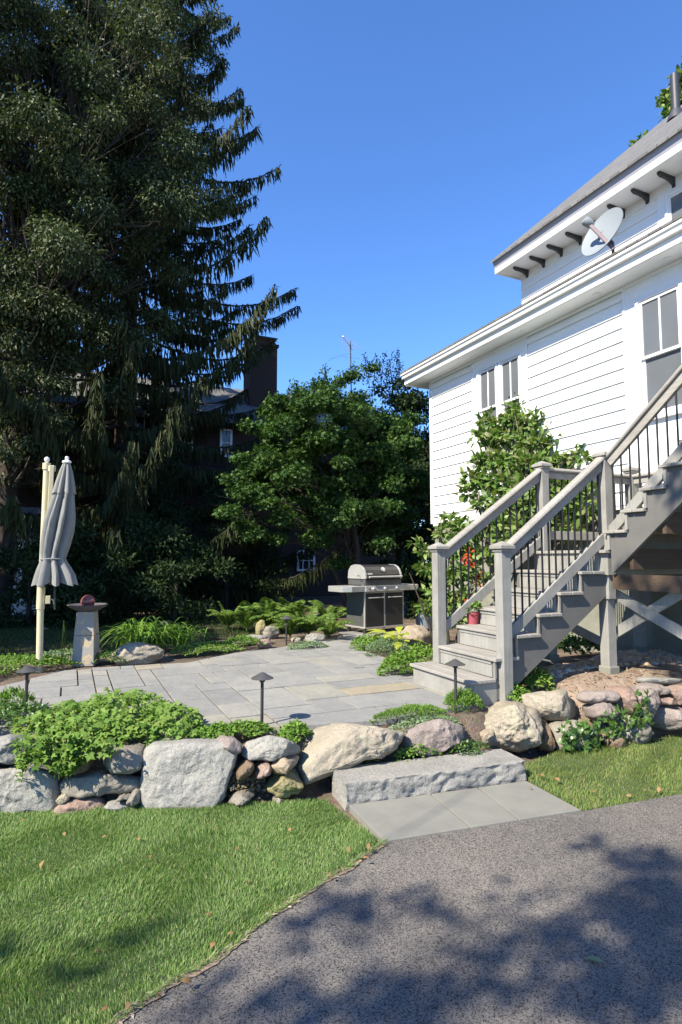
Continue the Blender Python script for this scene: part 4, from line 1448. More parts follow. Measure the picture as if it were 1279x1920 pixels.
up_ = Vector((0, 0, hgt + .05))
o0 = bA - Vector((0, 0, .05))
grid_face(o0, u * L_, up_, n1, n2, rough_face)
grid_face(bA + Vector((0, 0, hgt)), u * L_, -w * dep, n1, n3, rough_face)
grid_face(o0 - w * dep, w * dep, up_, n3, n2, rough_face)
grid_face(o0 + u * L_, -w * dep, up_, n3, n2, rough_face)
grid_face(o0 + u * L_ - w * dep, -u * L_, up_, n1, n2, rough_face)
gs = mesh_np('granite_step', np.array([tuple(v) for v in V]), [np.array(Fq)], M['rock_granite'], smooth=True, origin=(bA.x, bA.y, 0))
bmx = bmesh.new()
bmx.from_mesh(gs.data)
bmesh.ops.remove_doubles(bmx, verts=bmx.verts[:], dist=.003)
bmesh.ops.recalc_face_normals(bmx, faces=bmx.faces[:])
bmx.to_mesh(gs.data)
bmx.free()
gs.data.set_sharp_from_angle(angle=math.radians(55))
tag(gs, 'long rough fronted granite block serving as a step up to the patio', 'step')


def boulder(px_c, rx, ry, rz, z, mat, label, rot=0, group=None, name='boulder', Y=None, flat=.3):
    c = at(px_c[0], px_c[1], z=z)
    bm = bmesh.new()
    bmesh.ops.create_icosphere(bm, subdivisions=5, radius=1)
    sd = px_c[0] * .11
    cr, sr_ = math.cos(rot), math.sin(rot)
    for v in bm.verts:
        p = v.co.normalized()
        k = 1 + .16 * noise.fractal(p * 1.3 + Vector((sd, 0, sd)), 1, 2, 4) + .05 * noise.fractal(p * 5 + Vector((sd, 3, 0)), 1, 2, 4)
        q = Vector((abs(p.x) ** .8 * (1 if p.x > 0 else -1) * rx * k, abs(p.y) ** .8 * (1 if p.y > 0 else -1) * ry * k, p.z * rz * k * (1.0 if p.z < 0 else 1.0)))
        v.co = Vector((q.x * cr - q.y * sr_, q.x * sr_ + q.y * cr, q.z + rz * .62))
    me = bpy.data.meshes.new(name)
    bm.to_mesh(me)
    bm.free()
    o = link_mesh(name, me, M[mat], smooth=True)
    o.location = (c.x, c.y + ry * .8, z - .02)
    return tag(o, label, 'boulder' if name == 'boulder' else 'stone', group)


boulder((260, 1241), .29, .19, .135, .35, 'rock_cream', 'large flat cream boulder at the patio edge in front of the daylily', .1)
boulder((790, 1222), .24, .20, .22, .35, 'rock_tan', 'rough tan boulder behind the yellow hosta beside the stairs', .3)
ED = 'stones edging the fern bed'
boulder((596, 1203), .16, .12, .085, .35, 'rock_gray', 'pale rounded edging stone under the ferns nearest the grill', .2, ED, 'edging_stone')
boulder((498, 1212), .11, .09, .07, .35, 'rock_pink', 'pinkish edging stone on the patio rim', .0, ED, 'edging_stone')
boulder((484, 1204), .20, .13, .075, .36, 'rock_gray', 'long flat gray edging stone behind the pinkish one', -.1, ED, 'edging_stone')
boulder((492, 1192), .09, .09, .16, .36, 'rock_olive', 'upright mossy edging stone at the dark end of the ferns', .0, ED, 'edging_stone')
boulder((512, 1193), .13, .10, .11, .36, 'rock_taupe', 'rounded taupe edging stone right of the upright mossy one', .2, ED, 'edging_stone')
boulder((452, 1208), .12, .08, .05, .35, 'rock_taupe', 'low taupe edging stone among grass left of the flat gray one', .0, ED, 'edging_stone')
boulder((558, 1203), .08, .06, .05, .35, 'rock_cream', 'small cream edging stone under the lime fern', .0, ED, 'edging_stone')
boulder((577, 1203), .05, .05, .035, .35, 'rock_brown', 'tiny brown edging stone beside the pale rounded one', .0, ED, 'edging_stone')
boulder((105, 1237), .17, .10, .05, .36, 'rock_tan', 'low tan stone in the bed between umbrella pole and birdbath', .0, ED, 'edging_stone')

# river gravel and bark bits under the stairs
gx, gy = scatter_poly([(3.95, 4.42), (4.6, 4.55), (5.3, 4.62), (6.6, 4.35), (7.2, 4.4), (7.2, 5.2), (6.0, 5.3), (5.2, 4.95), (4.5, 4.85), (4.0, 4.75)], 1500)
PB = []
for x, y in zip(gx, gy):
    PB.append((x, y, terrain(x, y) + rng.uniform(.005, .03)))
PB = np.array(PB)
ico = bmesh.new()
bmesh.ops.create_icosphere(ico, subdivisions=2, radius=1)
iv = np.array([tuple(v.co) for v in ico.verts])
ifc = np.array([[v.index for v in f.verts] for f in ico.faces])
ico.free()


def pebbles(name, Pn, r0, r1, mat, label):
    n = len(Pn)
    S = rng.uniform(r0, r1, (n, 1, 1)) * np.stack([rng.uniform(.8, 1.4, n), rng.uniform(.8, 1.3, n), rng.uniform(.5, .8, n)], 1)[:, None, :]
    VV = Pn[:, None, :] + iv[None] * S
    FF = (np.arange(n)[:, None, None] * len(iv) + ifc[None]).reshape(-1, 3)
    return tag(mesh_np(name, VV.reshape(-1, 3), [FF], M[mat], smooth=True), label, 'gravel', kind='stuff')


chx, chy = scatter_poly([(3.5, 4.0), (3.9, 3.98), (4.6, 3.95), (5.2, 3.95), (6.5, 3.8), (6.6, 5.0), (5.3, 4.8), (4.4, 4.6), (3.7, 4.3)], 800)
n = len(chx)
L = Leaves()
L.diamond(np.array([(x, y, terrain(x, y) + .027) for x, y in zip(chx, chy)]), np.stack([rng.normal(size=n), rng.normal(size=n), rng.normal(size=n) * .25], 1), np.tile([0, 0, 1.0], (n, 1)) + rng.normal(size=(n, 3)) * .3, rng.uniform(.02, .07, n), rng.uniform(.008, .02, n))
tag(L.build('bark_mulch', M['mulch']), 'scattered bark chips and dead leaves on the bare earth above the right wall', 'mulch', kind='stuff')
pebbles('gravel', PB, .016, .042, 'pebble', 'tan river gravel spread under the staircase')

# ------------------------------------------------------------------ garden fittings
def upright(b_, x, y):
    """point seen at pixel (x, y) in the upright plane through b_ that faces the camera's heading"""
    d = Vector((math.sin(YAW), math.cos(YAW), 0))
    return at_plane(x, y, b_, d)


def path_lamp(loc, label, h=.385):
    o = empty('path_lamp', loc, label, 'garden lamp', 'low path lamps round the patio')
    MB().tube([(loc[0], loc[1], loc[2] - .1), (loc[0], loc[1], loc[2] + h - .07)], .0125, 10).build('stem', M['lamp_metal'], o, smooth=True)
    MB().lathe((loc[0], loc[1], loc[2] + h - .072), [(.014, 0), (.022, .004), (.022, .03), (.016, .034)], 14).build('socket', M['lamp_metal'], o, smooth=True)
    MB().lathe((loc[0], loc[1], loc[2] + h - .045), [(.078, 0), (.085, .001), (.085, .004), (.05, .022), (.022, .040), (.006, .047)], 28).build('hat', M['lamp_hat'], o, smooth=True)
    return o


for (px, py, z, lab, h) in [(48, 1338, .34, 'dark mushroom path lamp at the left edge of the patio before the umbrella pole', .385),
                            (491, 1362, .34, 'dark mushroom path lamp on the wall top in front of the middle of the patio', .40),
                            (855, 1330, .34, 'dark mushroom path lamp standing before the bottom stair tread', .415),
                            (537, 1205, .35, 'small path lamp among the lime ferns and edging stones', .40),
                            (76, 1224, .36, 'path lamp in the shade directly behind the umbrella pole', .35),
                            (308, 1208, .36, 'path lamp half hidden behind the daylily clump', .34)]:
    p = at(px, py, z=z)
    path_lamp((p.x, p.y, p.z), lab, h)

# closed cantilever umbrella
ub = at(75, 1252, z=.36)
umb = empty('patio_umbrella', ub, 'closed gray patio umbrella tied to a cream pole beside the patio', 'umbrella')
mb = MB()
top = upright(ub, 88, 868)
b0 = upright(ub, 73.5, 1262)
j1 = upright(ub, 76, 1137)
mb.tube([b0, j1], .036, 16)
mb.tube([j1 - Vector((0, 0, .03)), j1 + Vector((0, 0, .22))], .044, 16)
mb.tube([j1, top], .034, 16)
mb.build('pole', M['cream_metal'], umb, smooth=True)
MB().lathe(top + Vector((0, 0, -.05)), [(.045, -.03), (.046, .045), (.03, .05)], 16).build('collar', M['cream_metal'], umb, smooth=True)
fin = [(.004, .05), (.014, .055), (.026, .075), (.030, .092), (.024, .112), (.006, .122)]
MB().lathe(top + Vector((0, 0, -.05)), fin, 16).build('finial', M['white_trim'], umb, smooth=True)
at2 = upright(ub, 98, 874) + Vector((0, -.03, 0))
ab = upright(ub, 92, 985) + Vector((0, -.03, 0))
mb = MB().bar(at2, ab, .05, .06, up=(0, 1, 0))
mb.bar(top + Vector((0, 0, -.07)), at2 + Vector((.03, 0, -.03)), .05, .07)
mb.build('arm', M['cream_metal'], umb, bevel=.006)
# crank and hanging strap under the skirt
cr = MB()
cj = upright(ub, 82, 1122)
cr.box(tuple(cj + Vector((.02, -.05, -.06))), tuple(cj + Vector((.07, .02, .03))))
cr.tube([cj + Vector((.06, -.02, 0)), cj + Vector((.10, -.03, -.02)), cj + Vector((.11, -.03, -.07))], .008, 8)
cr.build('crank', M['cream_metal'], umb, bevel=.004)
sp0 = upright(ub, 103, 1098) + Vector((0, -.06, 0))
MB().tube([sp0, sp0 + Vector((.004, 0, -.18)), sp0 + Vector((.012, 0, -.27))], .011, 8).build('lower_pole', M['lamp_metal'], umb, smooth=True)


def canvas_loft(rings, nfold, name, sides=72):
    """rings: (px centre, py, half width px, fold depth, phase)"""
    mb = MB()
    k = 165.0
    for (cx, cy, hw, fd, ph, wav) in rings:
        c = upright(ub, cx, cy) + Vector((.02, -.09, 0))
        for s in range(sides):
            a = 2 * math.pi * s / sides
            f = abs(math.sin(a * nfold / 2 + ph))
            r = hw / k * (1 - fd + fd * (2 * f - .6)) * (1 + .06 * math.sin(a * 3 + ph * 2))
            mb.v.append(c + Vector((r * math.cos(a), r * math.sin(a) * .85, wav * (f - .5))))
    n = len(rings)
    for i in range(n - 1):
        for s in range(sides):
            a, b_ = i * sides + s, i * sides + (s + 1) % sides
            mb.f.append([a, b_, b_ + sides, a + sides])
    mb.f.append([s for s in range(sides)][::-1])
    return mb


R1 = [(121.5, 869, 4, .05, 0, 0), (120, 885, 9, .2, .0, 0), (118, 905, 13.5, .28, .1, 0), (116, 927, 17, .3, .2, 0), (113, 945, 20, .32, .3, 0), (110, 962, 23, .33, .45, 0), (107, 980, 25, .34, .6, 0),
      (104, 1000, 25, .34, .8, 0), (100.5, 1020, 23.5, .33, 1.0, 0), (97.5, 1036, 21.5, .3, 1.1, 0), (96, 1047, 20, .25, 1.15, 0), (96.5, 1053, 21.5, .26, 1.15, 0), (98, 1066, 27, .32, 1.15, 0), (99, 1080, 31, .36, 1.15, .03),
      (99, 1093, 35, .40, 1.15, -.06)]
cv = canvas_loft(R1, 8, 'canopy').build('canopy', M['canvas'], umb, smooth=True)
R2 = [(122, 866, 5, .05, 0, 0), (120.5, 884, 11, .18, .0, 0), (118.5, 904, 15.5, .26, .1, 0), (116.3, 924, 20, .32, .2, -.05)]
canvas_loft(R2, 8, 'vent_flap').build('vent_flap', M['canvas'], umb, smooth=True)
tie = MB()
c = upright(ub, 96, 1048) + Vector((.02, -.09, 0))
pts = [c + Vector((.128 * math.cos(a), .112 * math.sin(a), .004 * math.sin(3 * a))) for a in [2 * math.pi * i / 20 for i in range(21)]]
tie.tube(pts, .009, 6)
tie.build('tie', M['canvas'], umb, smooth=True)
tp = upright(ub, 122, 868) + Vector((.02, -.09, 0))
MB().lathe(tp, [(.03, -.015), (.05, -.01), (.048, .008), (.02, .022), (.016, .03), (.022, .045), (.018, .06), (.004, .066)], 16).build('top_cap', M['white_trim'], umb, smooth=True)

# birdbath with a glass ball
bb = at(161, 1240, z=.36)
bath = empty('birdbath', bb, 'stone birdbath with dark shallow bowl on a tapered tan pedestal', 'birdbath')


def frustum(c, w0, w1, h, rot, parts=1):
    mb = MB()
    vs = []
    for w_, z in ((w0, 0), (w1, h)):
        for k in range(4):
            a = rot + math.pi / 4 + k * math.pi / 2
            vs.append((c[0] + w_ * .7071 * math.cos(a), c[1] + w_ * .7071 * math.sin(a), c[2] + z))
    mb.add(vs, [(3, 2, 1, 0), (4, 5, 6, 7), (0, 1, 5, 4), (1, 2, 6, 5), (2, 3, 7, 6), (3, 0, 4, 7)])
    return mb


m, nt, b = new_mat('bath_stone')
pos = geo_pos(nt)
n1 = tex(nt, 'ShaderNodeTexVoronoi', 5.5, vec=pos)
n1.feature = 'F1'
r1 = ramp(nt, [(0.0, (0.30, 0.27, 0.21)), (0.35, (0.37, 0.33, 0.26)), (0.6, (0.42, 0.32, 0.19)), (0.9, (0.26, 0.25, 0.22))])
sc_ = nt.nodes.new('ShaderNodeSeparateColor')
nt.links.new(n1.outputs['Color'], sc_.inputs[0])
nt.links.new(sc_.outputs[0], r1.inputs[0])
nt.links.new(r1.outputs[0], b.inputs['Base Color'])
b.inputs['Roughness'].default_value = .85
n3 = tex(nt, 'ShaderNodeTexNoise', 25, 5, .65, pos)
bump(nt, b, n3.outputs[0], .5, .01)
M['bath_stone'] = m
ROT = -.30
frustum((bb.x, bb.y, bb.z - .04), .255, .232, .36, ROT).build('pedestal', M['bath_stone'], bath, bevel=.006)
frustum((bb.x, bb.y, bb.z + .323), .230, .195, .28, ROT).build('pedestal', M['bath_stone'], bath, bevel=.006)
MB().lathe((bb.x, bb.y, bb.z + .604), [(.10, 0), (.13, .012), (.205, .05), (.235, .078), (.232, .084), (.20, .068), (.12, .034), (.01, .026)], 40).build('bowl', M['bath_bowl'], bath, smooth=True)
orb = MB()
prof = [(.084 * math.cos(a), .084 * math.sin(a)) for a in [(-math.pi / 2 + .05) + (math.pi - .1) * i / 18 for i in range(19)]]
orb.lathe((0, 0, 0), prof, 36)
oo = orb.build('gazing_ball', M['copper'], None, smooth=True)
oo.location = (bb.x, bb.y, bb.z + .604 + .026 + .088)
tag(oo, 'shiny copper red glass ball resting in the birdbath bowl', 'garden ball')

# gas grill
g0, g1 = at(684, 1189, z=.35), at(757, 1182, z=.35)
ga = (g1 - g0)
ga.z = 0
GW = ga.length
grill = empty('gas_grill', (0, 0, 0), 'stainless and black gas grill standing at the far corner of the patio', 'grill')
Lz = lambda z: z
MB().box((.02, .02, .10), (GW - .02, .53, .69)).build('cabinet', M['grill_gray'], grill, bevel=.006)
gf = MB()
for x0, x1 in ((0, .02), (GW / 2 - .014, GW / 2 + .014), (GW - .02, GW)):
    gf.box((x0, -.004, .085), (x1, .03, .69))
gf.box((.02, -.003, .085), (GW - .02, .019, .112))
gf.box((.02, -.003, .672), (GW - .02, .019, .69))
gf.box((0, .031, .085), (.018, .54, .112))
gf.box((GW - .018, .031, .085), (GW, .54, .112))
gf.build('cart_frame', M['steel'], grill, bevel=.003)
for x0, x1 in ((.026, GW / 2 - .02), (GW / 2 + .02, GW - .026)):
    d = MB().box((x0, -.006, .118), (x1, .018, .666)).build('door', M['grill_black'], grill, bevel=.005)
    xa, xb = (x0 + .04, x1 - .015) if x0 < .2 else (x0 + .04, x1 - .03)
    MB().tube([(xa, -.035, .595), (xb, -.035, .595)], .0095, 10).tube([(xa + .02, -.035, .595), (xa + .02, 0, .595)], .006, 8).tube([(xb - .02, -.035, .595), (xb - .02, 0, .595)], .006, 8).build('handle', M['steel'], d, smooth=True)
pn = MB().prism([(0, -.03, .695), (0, -.045, .71), (0, -.03, .795), (0, .10, .80), (0, .10, .695)], (GW, 0, 0)).build('control_panel', M['steel'], grill, bevel=.004)
for x in (.165, .42, .69):
    MB().lathe((0, 0, 0), [(.032, 0), (.034, .008), (.026, .012), (.022, .035), (.016, .038)], 20).build('knob', M['plate'], grill, smooth=True)
    k = bpy.context.scene.collection.objects[-1]
    k.location = (x * GW / .89, -.036, .75)
    k.rotation_euler = (math.radians(100), 0, 0)
MB().lathe((0, 0, 0), [(.012, 0), (.012, .018)], 12).build('igniter_button', M['grill_black'], grill)
k = bpy.context.scene.collection.objects[-1]
k.location = (.075, -.036, .75)
k.rotation_euler = (math.radians(100), 0, 0)
for s, (x0, x1) in (('l', (-.43, -.004)), ('r', (GW + .004, GW + .42))):
    tb = MB()
    if s == 'l':
        pl = [(x1, -.02), (x1, .50), (x0 + .05, .50), (x0, .45), (x0, .06), (x0 + .15, -.02)]
    else:
        pl = [(x0, -.02), (x1 - .10, -.02), (x1, .06), (x1, .45), (x1 - .05, .50), (x0, .50)]
    tb.prism([(a, b_, .70) for a, b_ in pl], (0, 0, .095))
    tb.build('side_table', M['steel'], grill, bevel=.008)
MB().box((.03, .02, .801), (GW - .03, .50, .90)).build('firebox', M['grill_gray'], grill, bevel=.006)
lidp = [(.00, .905), (-.005, .93), (.01, .985), (.045, 1.06), (.10, 1.115), (.17, 1.145), (.30, 1.15), (.40, 1.13), (.47, 1.05), (.49, .905)]
lid = MB().prism([(.05, y, z) for y, z in lidp], (GW - .12, 0, 0)).build('lid', M['grill_black'], grill, bevel=.006)
for x0 in (.012, GW - .069):
    cap = [(y + (.0 if y > .2 else -.008), z + .006) for y, z in lidp]
    MB().prism([(x0, y, z) for y, z in cap], (.037 if x0 < .1 else .037, 0, 0)).build('lid_end', M['steel'], lid, bevel=.006)
MB().tube([(.06, -.055, .945), (GW - .08, -.055, .945)], .017, 14).build('lid_handle', M['steel'], lid, smooth=True)
hb = MB()
for x in (.10, GW - .12):
    hb.tube([(x, -.055, .945), (x, .0, .950)], .010, 8)
hb.build('handle_bracket', M['steel'], lid)
MB().lathe((0, 0, 0), [(.045, 0), (.045, .010), (.038, .014)], 24).build('thermometer', M['plate'], lid, smooth=True)
k = bpy.context.scene.collection.objects[-1]
k.location = (GW * .50, .037, 1.065)
k.rotation_euler = (math.radians(62), 0, 0)
MB().box((.075, .008, 0), (.175, .014, .032)).build('badge', M['plate'], lid)
k = bpy.context.scene.collection.objects[-1]
k.location = (0, -.0075, .985)
k.rotation_euler = (math.radians(-18), 0, 0)
for x, y in ((.04, .05), (GW - .04, .05), (.04, .49), (GW - .04, .49)):
    c = MB()
    c.tube([(x - .02, y, .036), (x + .02, y, .036)], .036, 16)
    c.box((x - .028, y - .02, .05), (x + .028, y + .02, .09))
    c.build('caster', M['grill_black'], grill, bevel=.003)
bt = MB()
bt.tube([(-.0, .14, .965), (-.06, .12, .965)], .007, 8)
bt.tube([(-.0, .04, .875), (-.07, .02, .875)], .007, 8)
bt.build('hook', M['grill_black'], grill)
grill.location = (g0.x, g0.y, ZP)
grill.rotation_euler = (0, 0, math.atan2(ga.y, ga.x))


# ------------------------------------------------------------------ pots
def pot(name, loc, r0, r1, h, mat, label):
    o = MB().lathe((0, 0, 0), [(r0, 0), (r1 * .97, h * .82), (r1 * 1.06, h * .84), (r1 * 1.06, h), (r1 * .92, h), (r1 * .88, h * .88), (.01, h * .88)], 32).build(name, M[mat], None, smooth=True)
    o.location = loc
    return tag(o, label, 'plant pot')


pp = at(797, 1177, z=.35)
pot('plant_pot', (pp.x, pp.y, .35), .15, .19, .32, 'gray_pot', 'blue gray plant pot on the patio between grill and stair post')
rp_ = at(884, 1170, z=TZ[2])
pot('plant_pot', (rp_.x + .02, rp_.y, TZ[2]), .055, .068, .125, 'terracotta', 'small pink plant pot standing on a stair tread')

# ------------------------------------------------------------------ plants
def mound(name, label, c, rx, ry, h, mat, n, size, kind='oval', group=None, cat='plant', rot=0.0, w=.55, rise=.15, parent=None):
    n = int(n * (1.9 if name == 'ground_cover' else 1))
    a = rng.uniform(0, 2 * np.pi, n)
    r = np.sqrt(rng.uniform(0, 1, n)) * (1 + .12 * np.sin(a * 3 + c[0] * 9) + .08 * np.sin(a * 7 + c[1] * 5))
    lump = 1 + .22 * np.sin(a * 4 + r * 6 + c[0] * 7) * np.cos(r * 5 + a * 2)
    z = h * np.clip(1 - r ** 2, 0, 1) ** .6 * rng.uniform(.55, 1.05, n) * lump + rise * h * rng.uniform(0, 1, n)
    x, y = r * np.cos(a) * rx, r * np.sin(a) * ry
    cr, sr_ = math.cos(rot), math.sin(rot)
    Pn = np.stack([c[0] + x * cr - y * sr_, c[1] + x * sr_ + y * cr, c[2] + z], 1)
    out = np.stack([np.cos(a + rot) * r, np.sin(a + rot) * r, np.full(n, .35)], 1)
    D = unit(out + rng.normal(size=(n, 3)) * .6)
    D[:, 2] = D[:, 2] * .7
    N = unit(np.stack([np.cos(a) * r * .7, np.sin(a) * r * .7, np.full(n, 1.0)], 1) + rng.normal(size=(n, 3)) * .35)
    L = Leaves()
    s = size * rng.uniform(.65, 1.25, n)
    if kind == 'lobed':
        L.lobed(Pn, D, N, s * .6)
    elif kind == 'needle':
        L.diamond(Pn, unit(out + np.array([0, 0, .9]) + rng.normal(size=(n, 3)) * .4), N, s, s * .3)
    else:
        L.oval(Pn, D, N, s, s * w)
    o = L.build(name, M[mat], parent, origin=None if parent is not None else (c[0], c[1], c[2]))
    if parent is None:
        tag(o, label, cat, group)
    return o


def g(px, py, z=.35):
    return at(px, py, z=z)


GC = 'clumps of ground cover'
# the spilling geranium: mound on the wall top and a curtain down the stones
gp_ = g(215, 1345, .36)
ger = empty('geranium_plant', (gp_.x, gp_.y, .36), 'big bright green geranium spilling over the left part of the stone wall', 'plant')
L = Leaves()
spots = []
for (cx, cy, rx, ry, z, n) in [(150, 1350, 90, 36, .40, 420), (235, 1335, 90, 34, .44, 480), (320, 1350, 62, 30, .40, 300), (80, 1365, 60, 28, .38, 220), (190, 1375, 110, 22, .40, 330), (300, 1372, 70, 16, .38, 160)]:
    for k in range(n):
        a, r = rng.uniform(0, 2 * math.pi), math.sqrt(rng.uniform())
        base_ = at(cx + rx * r * math.cos(a), cy + 16 + ry * .6 * r * math.sin(a), z=.34)
        spots.append((base_.x, base_.y, .34 + (z - .30) * (1 - r * r) ** .5 * rng.uniform(.6, 1.5) + rng.uniform(0, .05)))
A, B = at(0, 1522, z=0), at(440, 1508, z=0)
for (cx, cy, rx, ry, n) in [(125, 1400, 48, 34, 200), (135, 1424, 22, 16, 50), (70, 1400, 35, 30, 80), (175, 1395, 60, 18, 110), (50, 1425, 12, 30, 22)]:
    for k in range(n):
        a, r = rng.uniform(0, 2 * math.pi), math.sqrt(rng.uniform())
        uu = (B - A).normalized()
        w0 = Vector((uu.y, -uu.x, 0))
        pt = at_plane(cx + rx * r * math.cos(a), cy + ry * r * math.sin(a), A, w0)
        q = pt + w0 * rng.uniform(.02, .13)
        spots.append((q.x, q.y, q.z))
Pn = np.array(spots)
n = len(Pn)
N = unit(np.stack([np.full(n, -.15), np.full(n, -.45), np.full(n, .9)], 1) + rng.normal(size=(n, 3)) * .4)
D = unit(np.stack([rng.normal(size=n), rng.normal(size=n) - .5, rng.normal(size=n) * .3], 1))
L.lobed(Pn, D, N, rng.uniform(.024, .046, n))
L.build('foliage', M['leaf_geranium'], ger)
st_ = MB()
for k in range(0, n, 9):
    p = Vector(spots[k])
    q = p + Vector((rng.normal() * .03, .06 + rng.normal() * .02, -.10))
    st_.tube([q, (p + q) / 2 + Vector((0, 0, .015)), p], .0022, 4, False)
tag(st_.build('stem', M['leaf_geranium'], ger), kind='stuff')

for (px, py, z, rx, ry, h, mt, n, sz, kd, lab) in [
    (-90, 1350, .36, .45, .25, .14, 'leaf_ivy', 700, .035, 'oval', 'dark green clump on the wall top beyond the left path lamp'),
    (-260, 1345, .36, .5, .3, .14, 'leaf_bright', 900, .035, 'oval', 'bright green clump far along the left wall top'),
    (-130, 1275, .36, .6, .35, .12, 'leaf_bright', 1100, .035, 'oval', 'low green ground cover beyond the left corner of the patio'),
    (430, 1378, .34, .30, .10, .07, 'leaf_bright', 900, .030, 'oval', 'low bright green ground cover along the wall top left of the middle path lamp'),
    (552, 1384, .30, .11, .09, .10, 'leaf_bright', 320, .032, 'oval', 'small bright green clump over the flat capstone right of the middle path lamp'),
    (768, 1345, .33, .33, .12, .07, 'leaf_bright', 1300, .024, 'needle', 'feathery green mat on the patio rim above the square mauve boulder'),
    (868, 1328, .33, .16, .14, .13, 'leaf_bright', 1100, .030, 'needle', 'feathery green tuft round the lamp by the bottom stair tread'),
    (800, 1360, .31, .30, .10, .05, 'leaf_silver', 600, .022, 'oval', 'gray green creeping mat between feathery mat and boulders'),
    (25, 1360, .36, .34, .18, .14, 'leaf_ivy', 700, .030, 'oval', 'dark green creeping clump at the left end of the wall top'),
    (20, 1330, .35, .18, .10, .14, 'leaf_bright', 260, .045, 'needle', 'grassy tuft at the foot of the left path lamp'),
    (735, 1226, .35, .36, .34, .16, 'leaf_silver', 1500, .035, 'needle', 'silvery green mound at the patio edge in front of the grill'),
    (695, 1215, .35, .28, .30, .15, 'leaf_bright', 800, .035, 'oval', 'lime green mound left of the silvery one near the grill'),
    (752, 1262, .35, .26, .22, .20, 'leaf_bright', 1000, .034, 'lobed', 'bright green rounded clump beside the bottom stair tread'),
    (795, 1242, .36, .20, .25, .18, 'leaf_bright', 600, .036, 'oval', 'green clump hugging the left stair post'),
    (800, 1205, .36, .3, .35, .10, 'leaf_bright', 600, .05, 'oval', 'green ground cover behind the tan boulder by the stairs'),
    (1005, 1290, .38, .16, .12, .16, 'leaf_geranium', 420, .045, 'oval', 'bushy green plant with reddish tips above the biggest round boulder'),
    (965, 1308, .36, .12, .10, .09, 'leaf_bright', 260, .035, 'oval', 'small green plant at the foot of the front stair post'),
    (1085, 1222, .45, .30, .22, .16, 'leaf_ivy', 500, .05, 'oval', 'green ground cover in the shade behind the stair stringer'),
    (30, 1252, .36, .55, .28, .12, 'leaf_bright', 1300, .035, 'oval', 'low green ground cover left of the umbrella pole'),
    (125, 1236, .36, .40, .18, .10, 'leaf_silver', 700, .035, 'oval', 'gray green ground cover in front of the birdbath'),
    (215, 1238, .36, .25, .22, .12, 'leaf_ivy', 500, .035, 'oval', 'dark green ground cover right of the birdbath pedestal'),
    (385, 1220, .36, .45, .30, .09, 'leaf_geranium', 1500, .030, 'oval', 'yellowish green ground cover along the patio rim right of the daylily'),
    (455, 1212, .36, .30, .22, .12, 'leaf_bright', 900, .034, 'needle', 'grassy green clump at the left end of the edging stones'),
    (575, 1215, .35, .30, .12, .08, 'leaf_silver', 700, .026, 'oval', 'gray green mat at the foot of the fern bed lamp'),
]:
    p = g(px, py, z)
    mound('ground_cover', lab, (p.x, p.y, z), rx, ry, h, mt, n, sz, kd, GC)

# plants growing on the granite step behind its tread
for (cx, cy, rx, n, lab) in [(660, 1418, 58, 420, 'small leaved creeper on the left half of the granite step'), (780, 1408, 55, 330, 'small leaved creeper in the middle of the granite step under the mauve boulder'),
                             (878, 1400, 48, 320, 'small leaved creeper on the right end of the granite step')]:
    p = at(cx, cy + 10, z=hgt)
    mound('creeper', lab, (p.x, p.y - .02, hgt), rx / 290, .055, .075, 'leaf_ivy' if cx > 800 else 'leaf_bright', n, .024, 'oval', 'creepers on the granite step', rot=-.09)

# ivy on the right wall
for (cx, cy, rx, ry, n, lab) in [(1075, 1376, 34, 26, 120, 'glossy green ivy over the stones beside the biggest round boulder'), (1150, 1350, 40, 28, 85, 'glossy ivy trailing down the middle of the right wall'),
                                 (1195, 1325, 14, 34, 45, 'upright strand of ivy near the right end of the wall')]:
    A, B = at(*RA, z=0), at(*RB, z=0)
    uu = (B - A).normalized()
    w0 = Vector((uu.y, -uu.x, 0))
    pts = []
    for k in range(n):
        a, r = rng.uniform(0, 2 * math.pi), math.sqrt(rng.uniform())
        if rng.uniform() < .3:
            r *= 1.25
        pt = at_plane(cx + rx * r * math.cos(a), cy + ry * r * math.sin(a), A, w0) + w0 * rng.uniform(.05, .10)
        pts.append(tuple(pt))
    Pn = np.array(pts)
    N = unit(np.tile(np.array([w0.x - .3, w0.y, .5]), (n, 1)) + rng.normal(size=(n, 3)) * .4)
    D = unit(np.stack([rng.normal(size=n), rng.normal(size=n) * .3, -np.abs(rng.normal(size=n))], 1))
    L = Leaves()
    L.lobed(Pn, D, N, rng.uniform(.025, .045, n), 3)
    tag(L.build('ivy', M['leaf_ivy'], None, origin=tuple(Pn.mean(0))), lab, 'ivy', 'ivy on the right stone wall')

# dry weeds at the foot of the wall
p = at(462, 1500, z=0)
mound('dry_weeds', 'brown dried weeds between granite block and mossy yellow stone', (p.x - .02, p.y + .05, 0), .17, .07, .17, 'dried_weed', 700, .03, 'oval', None, 'weeds', rise=.3)

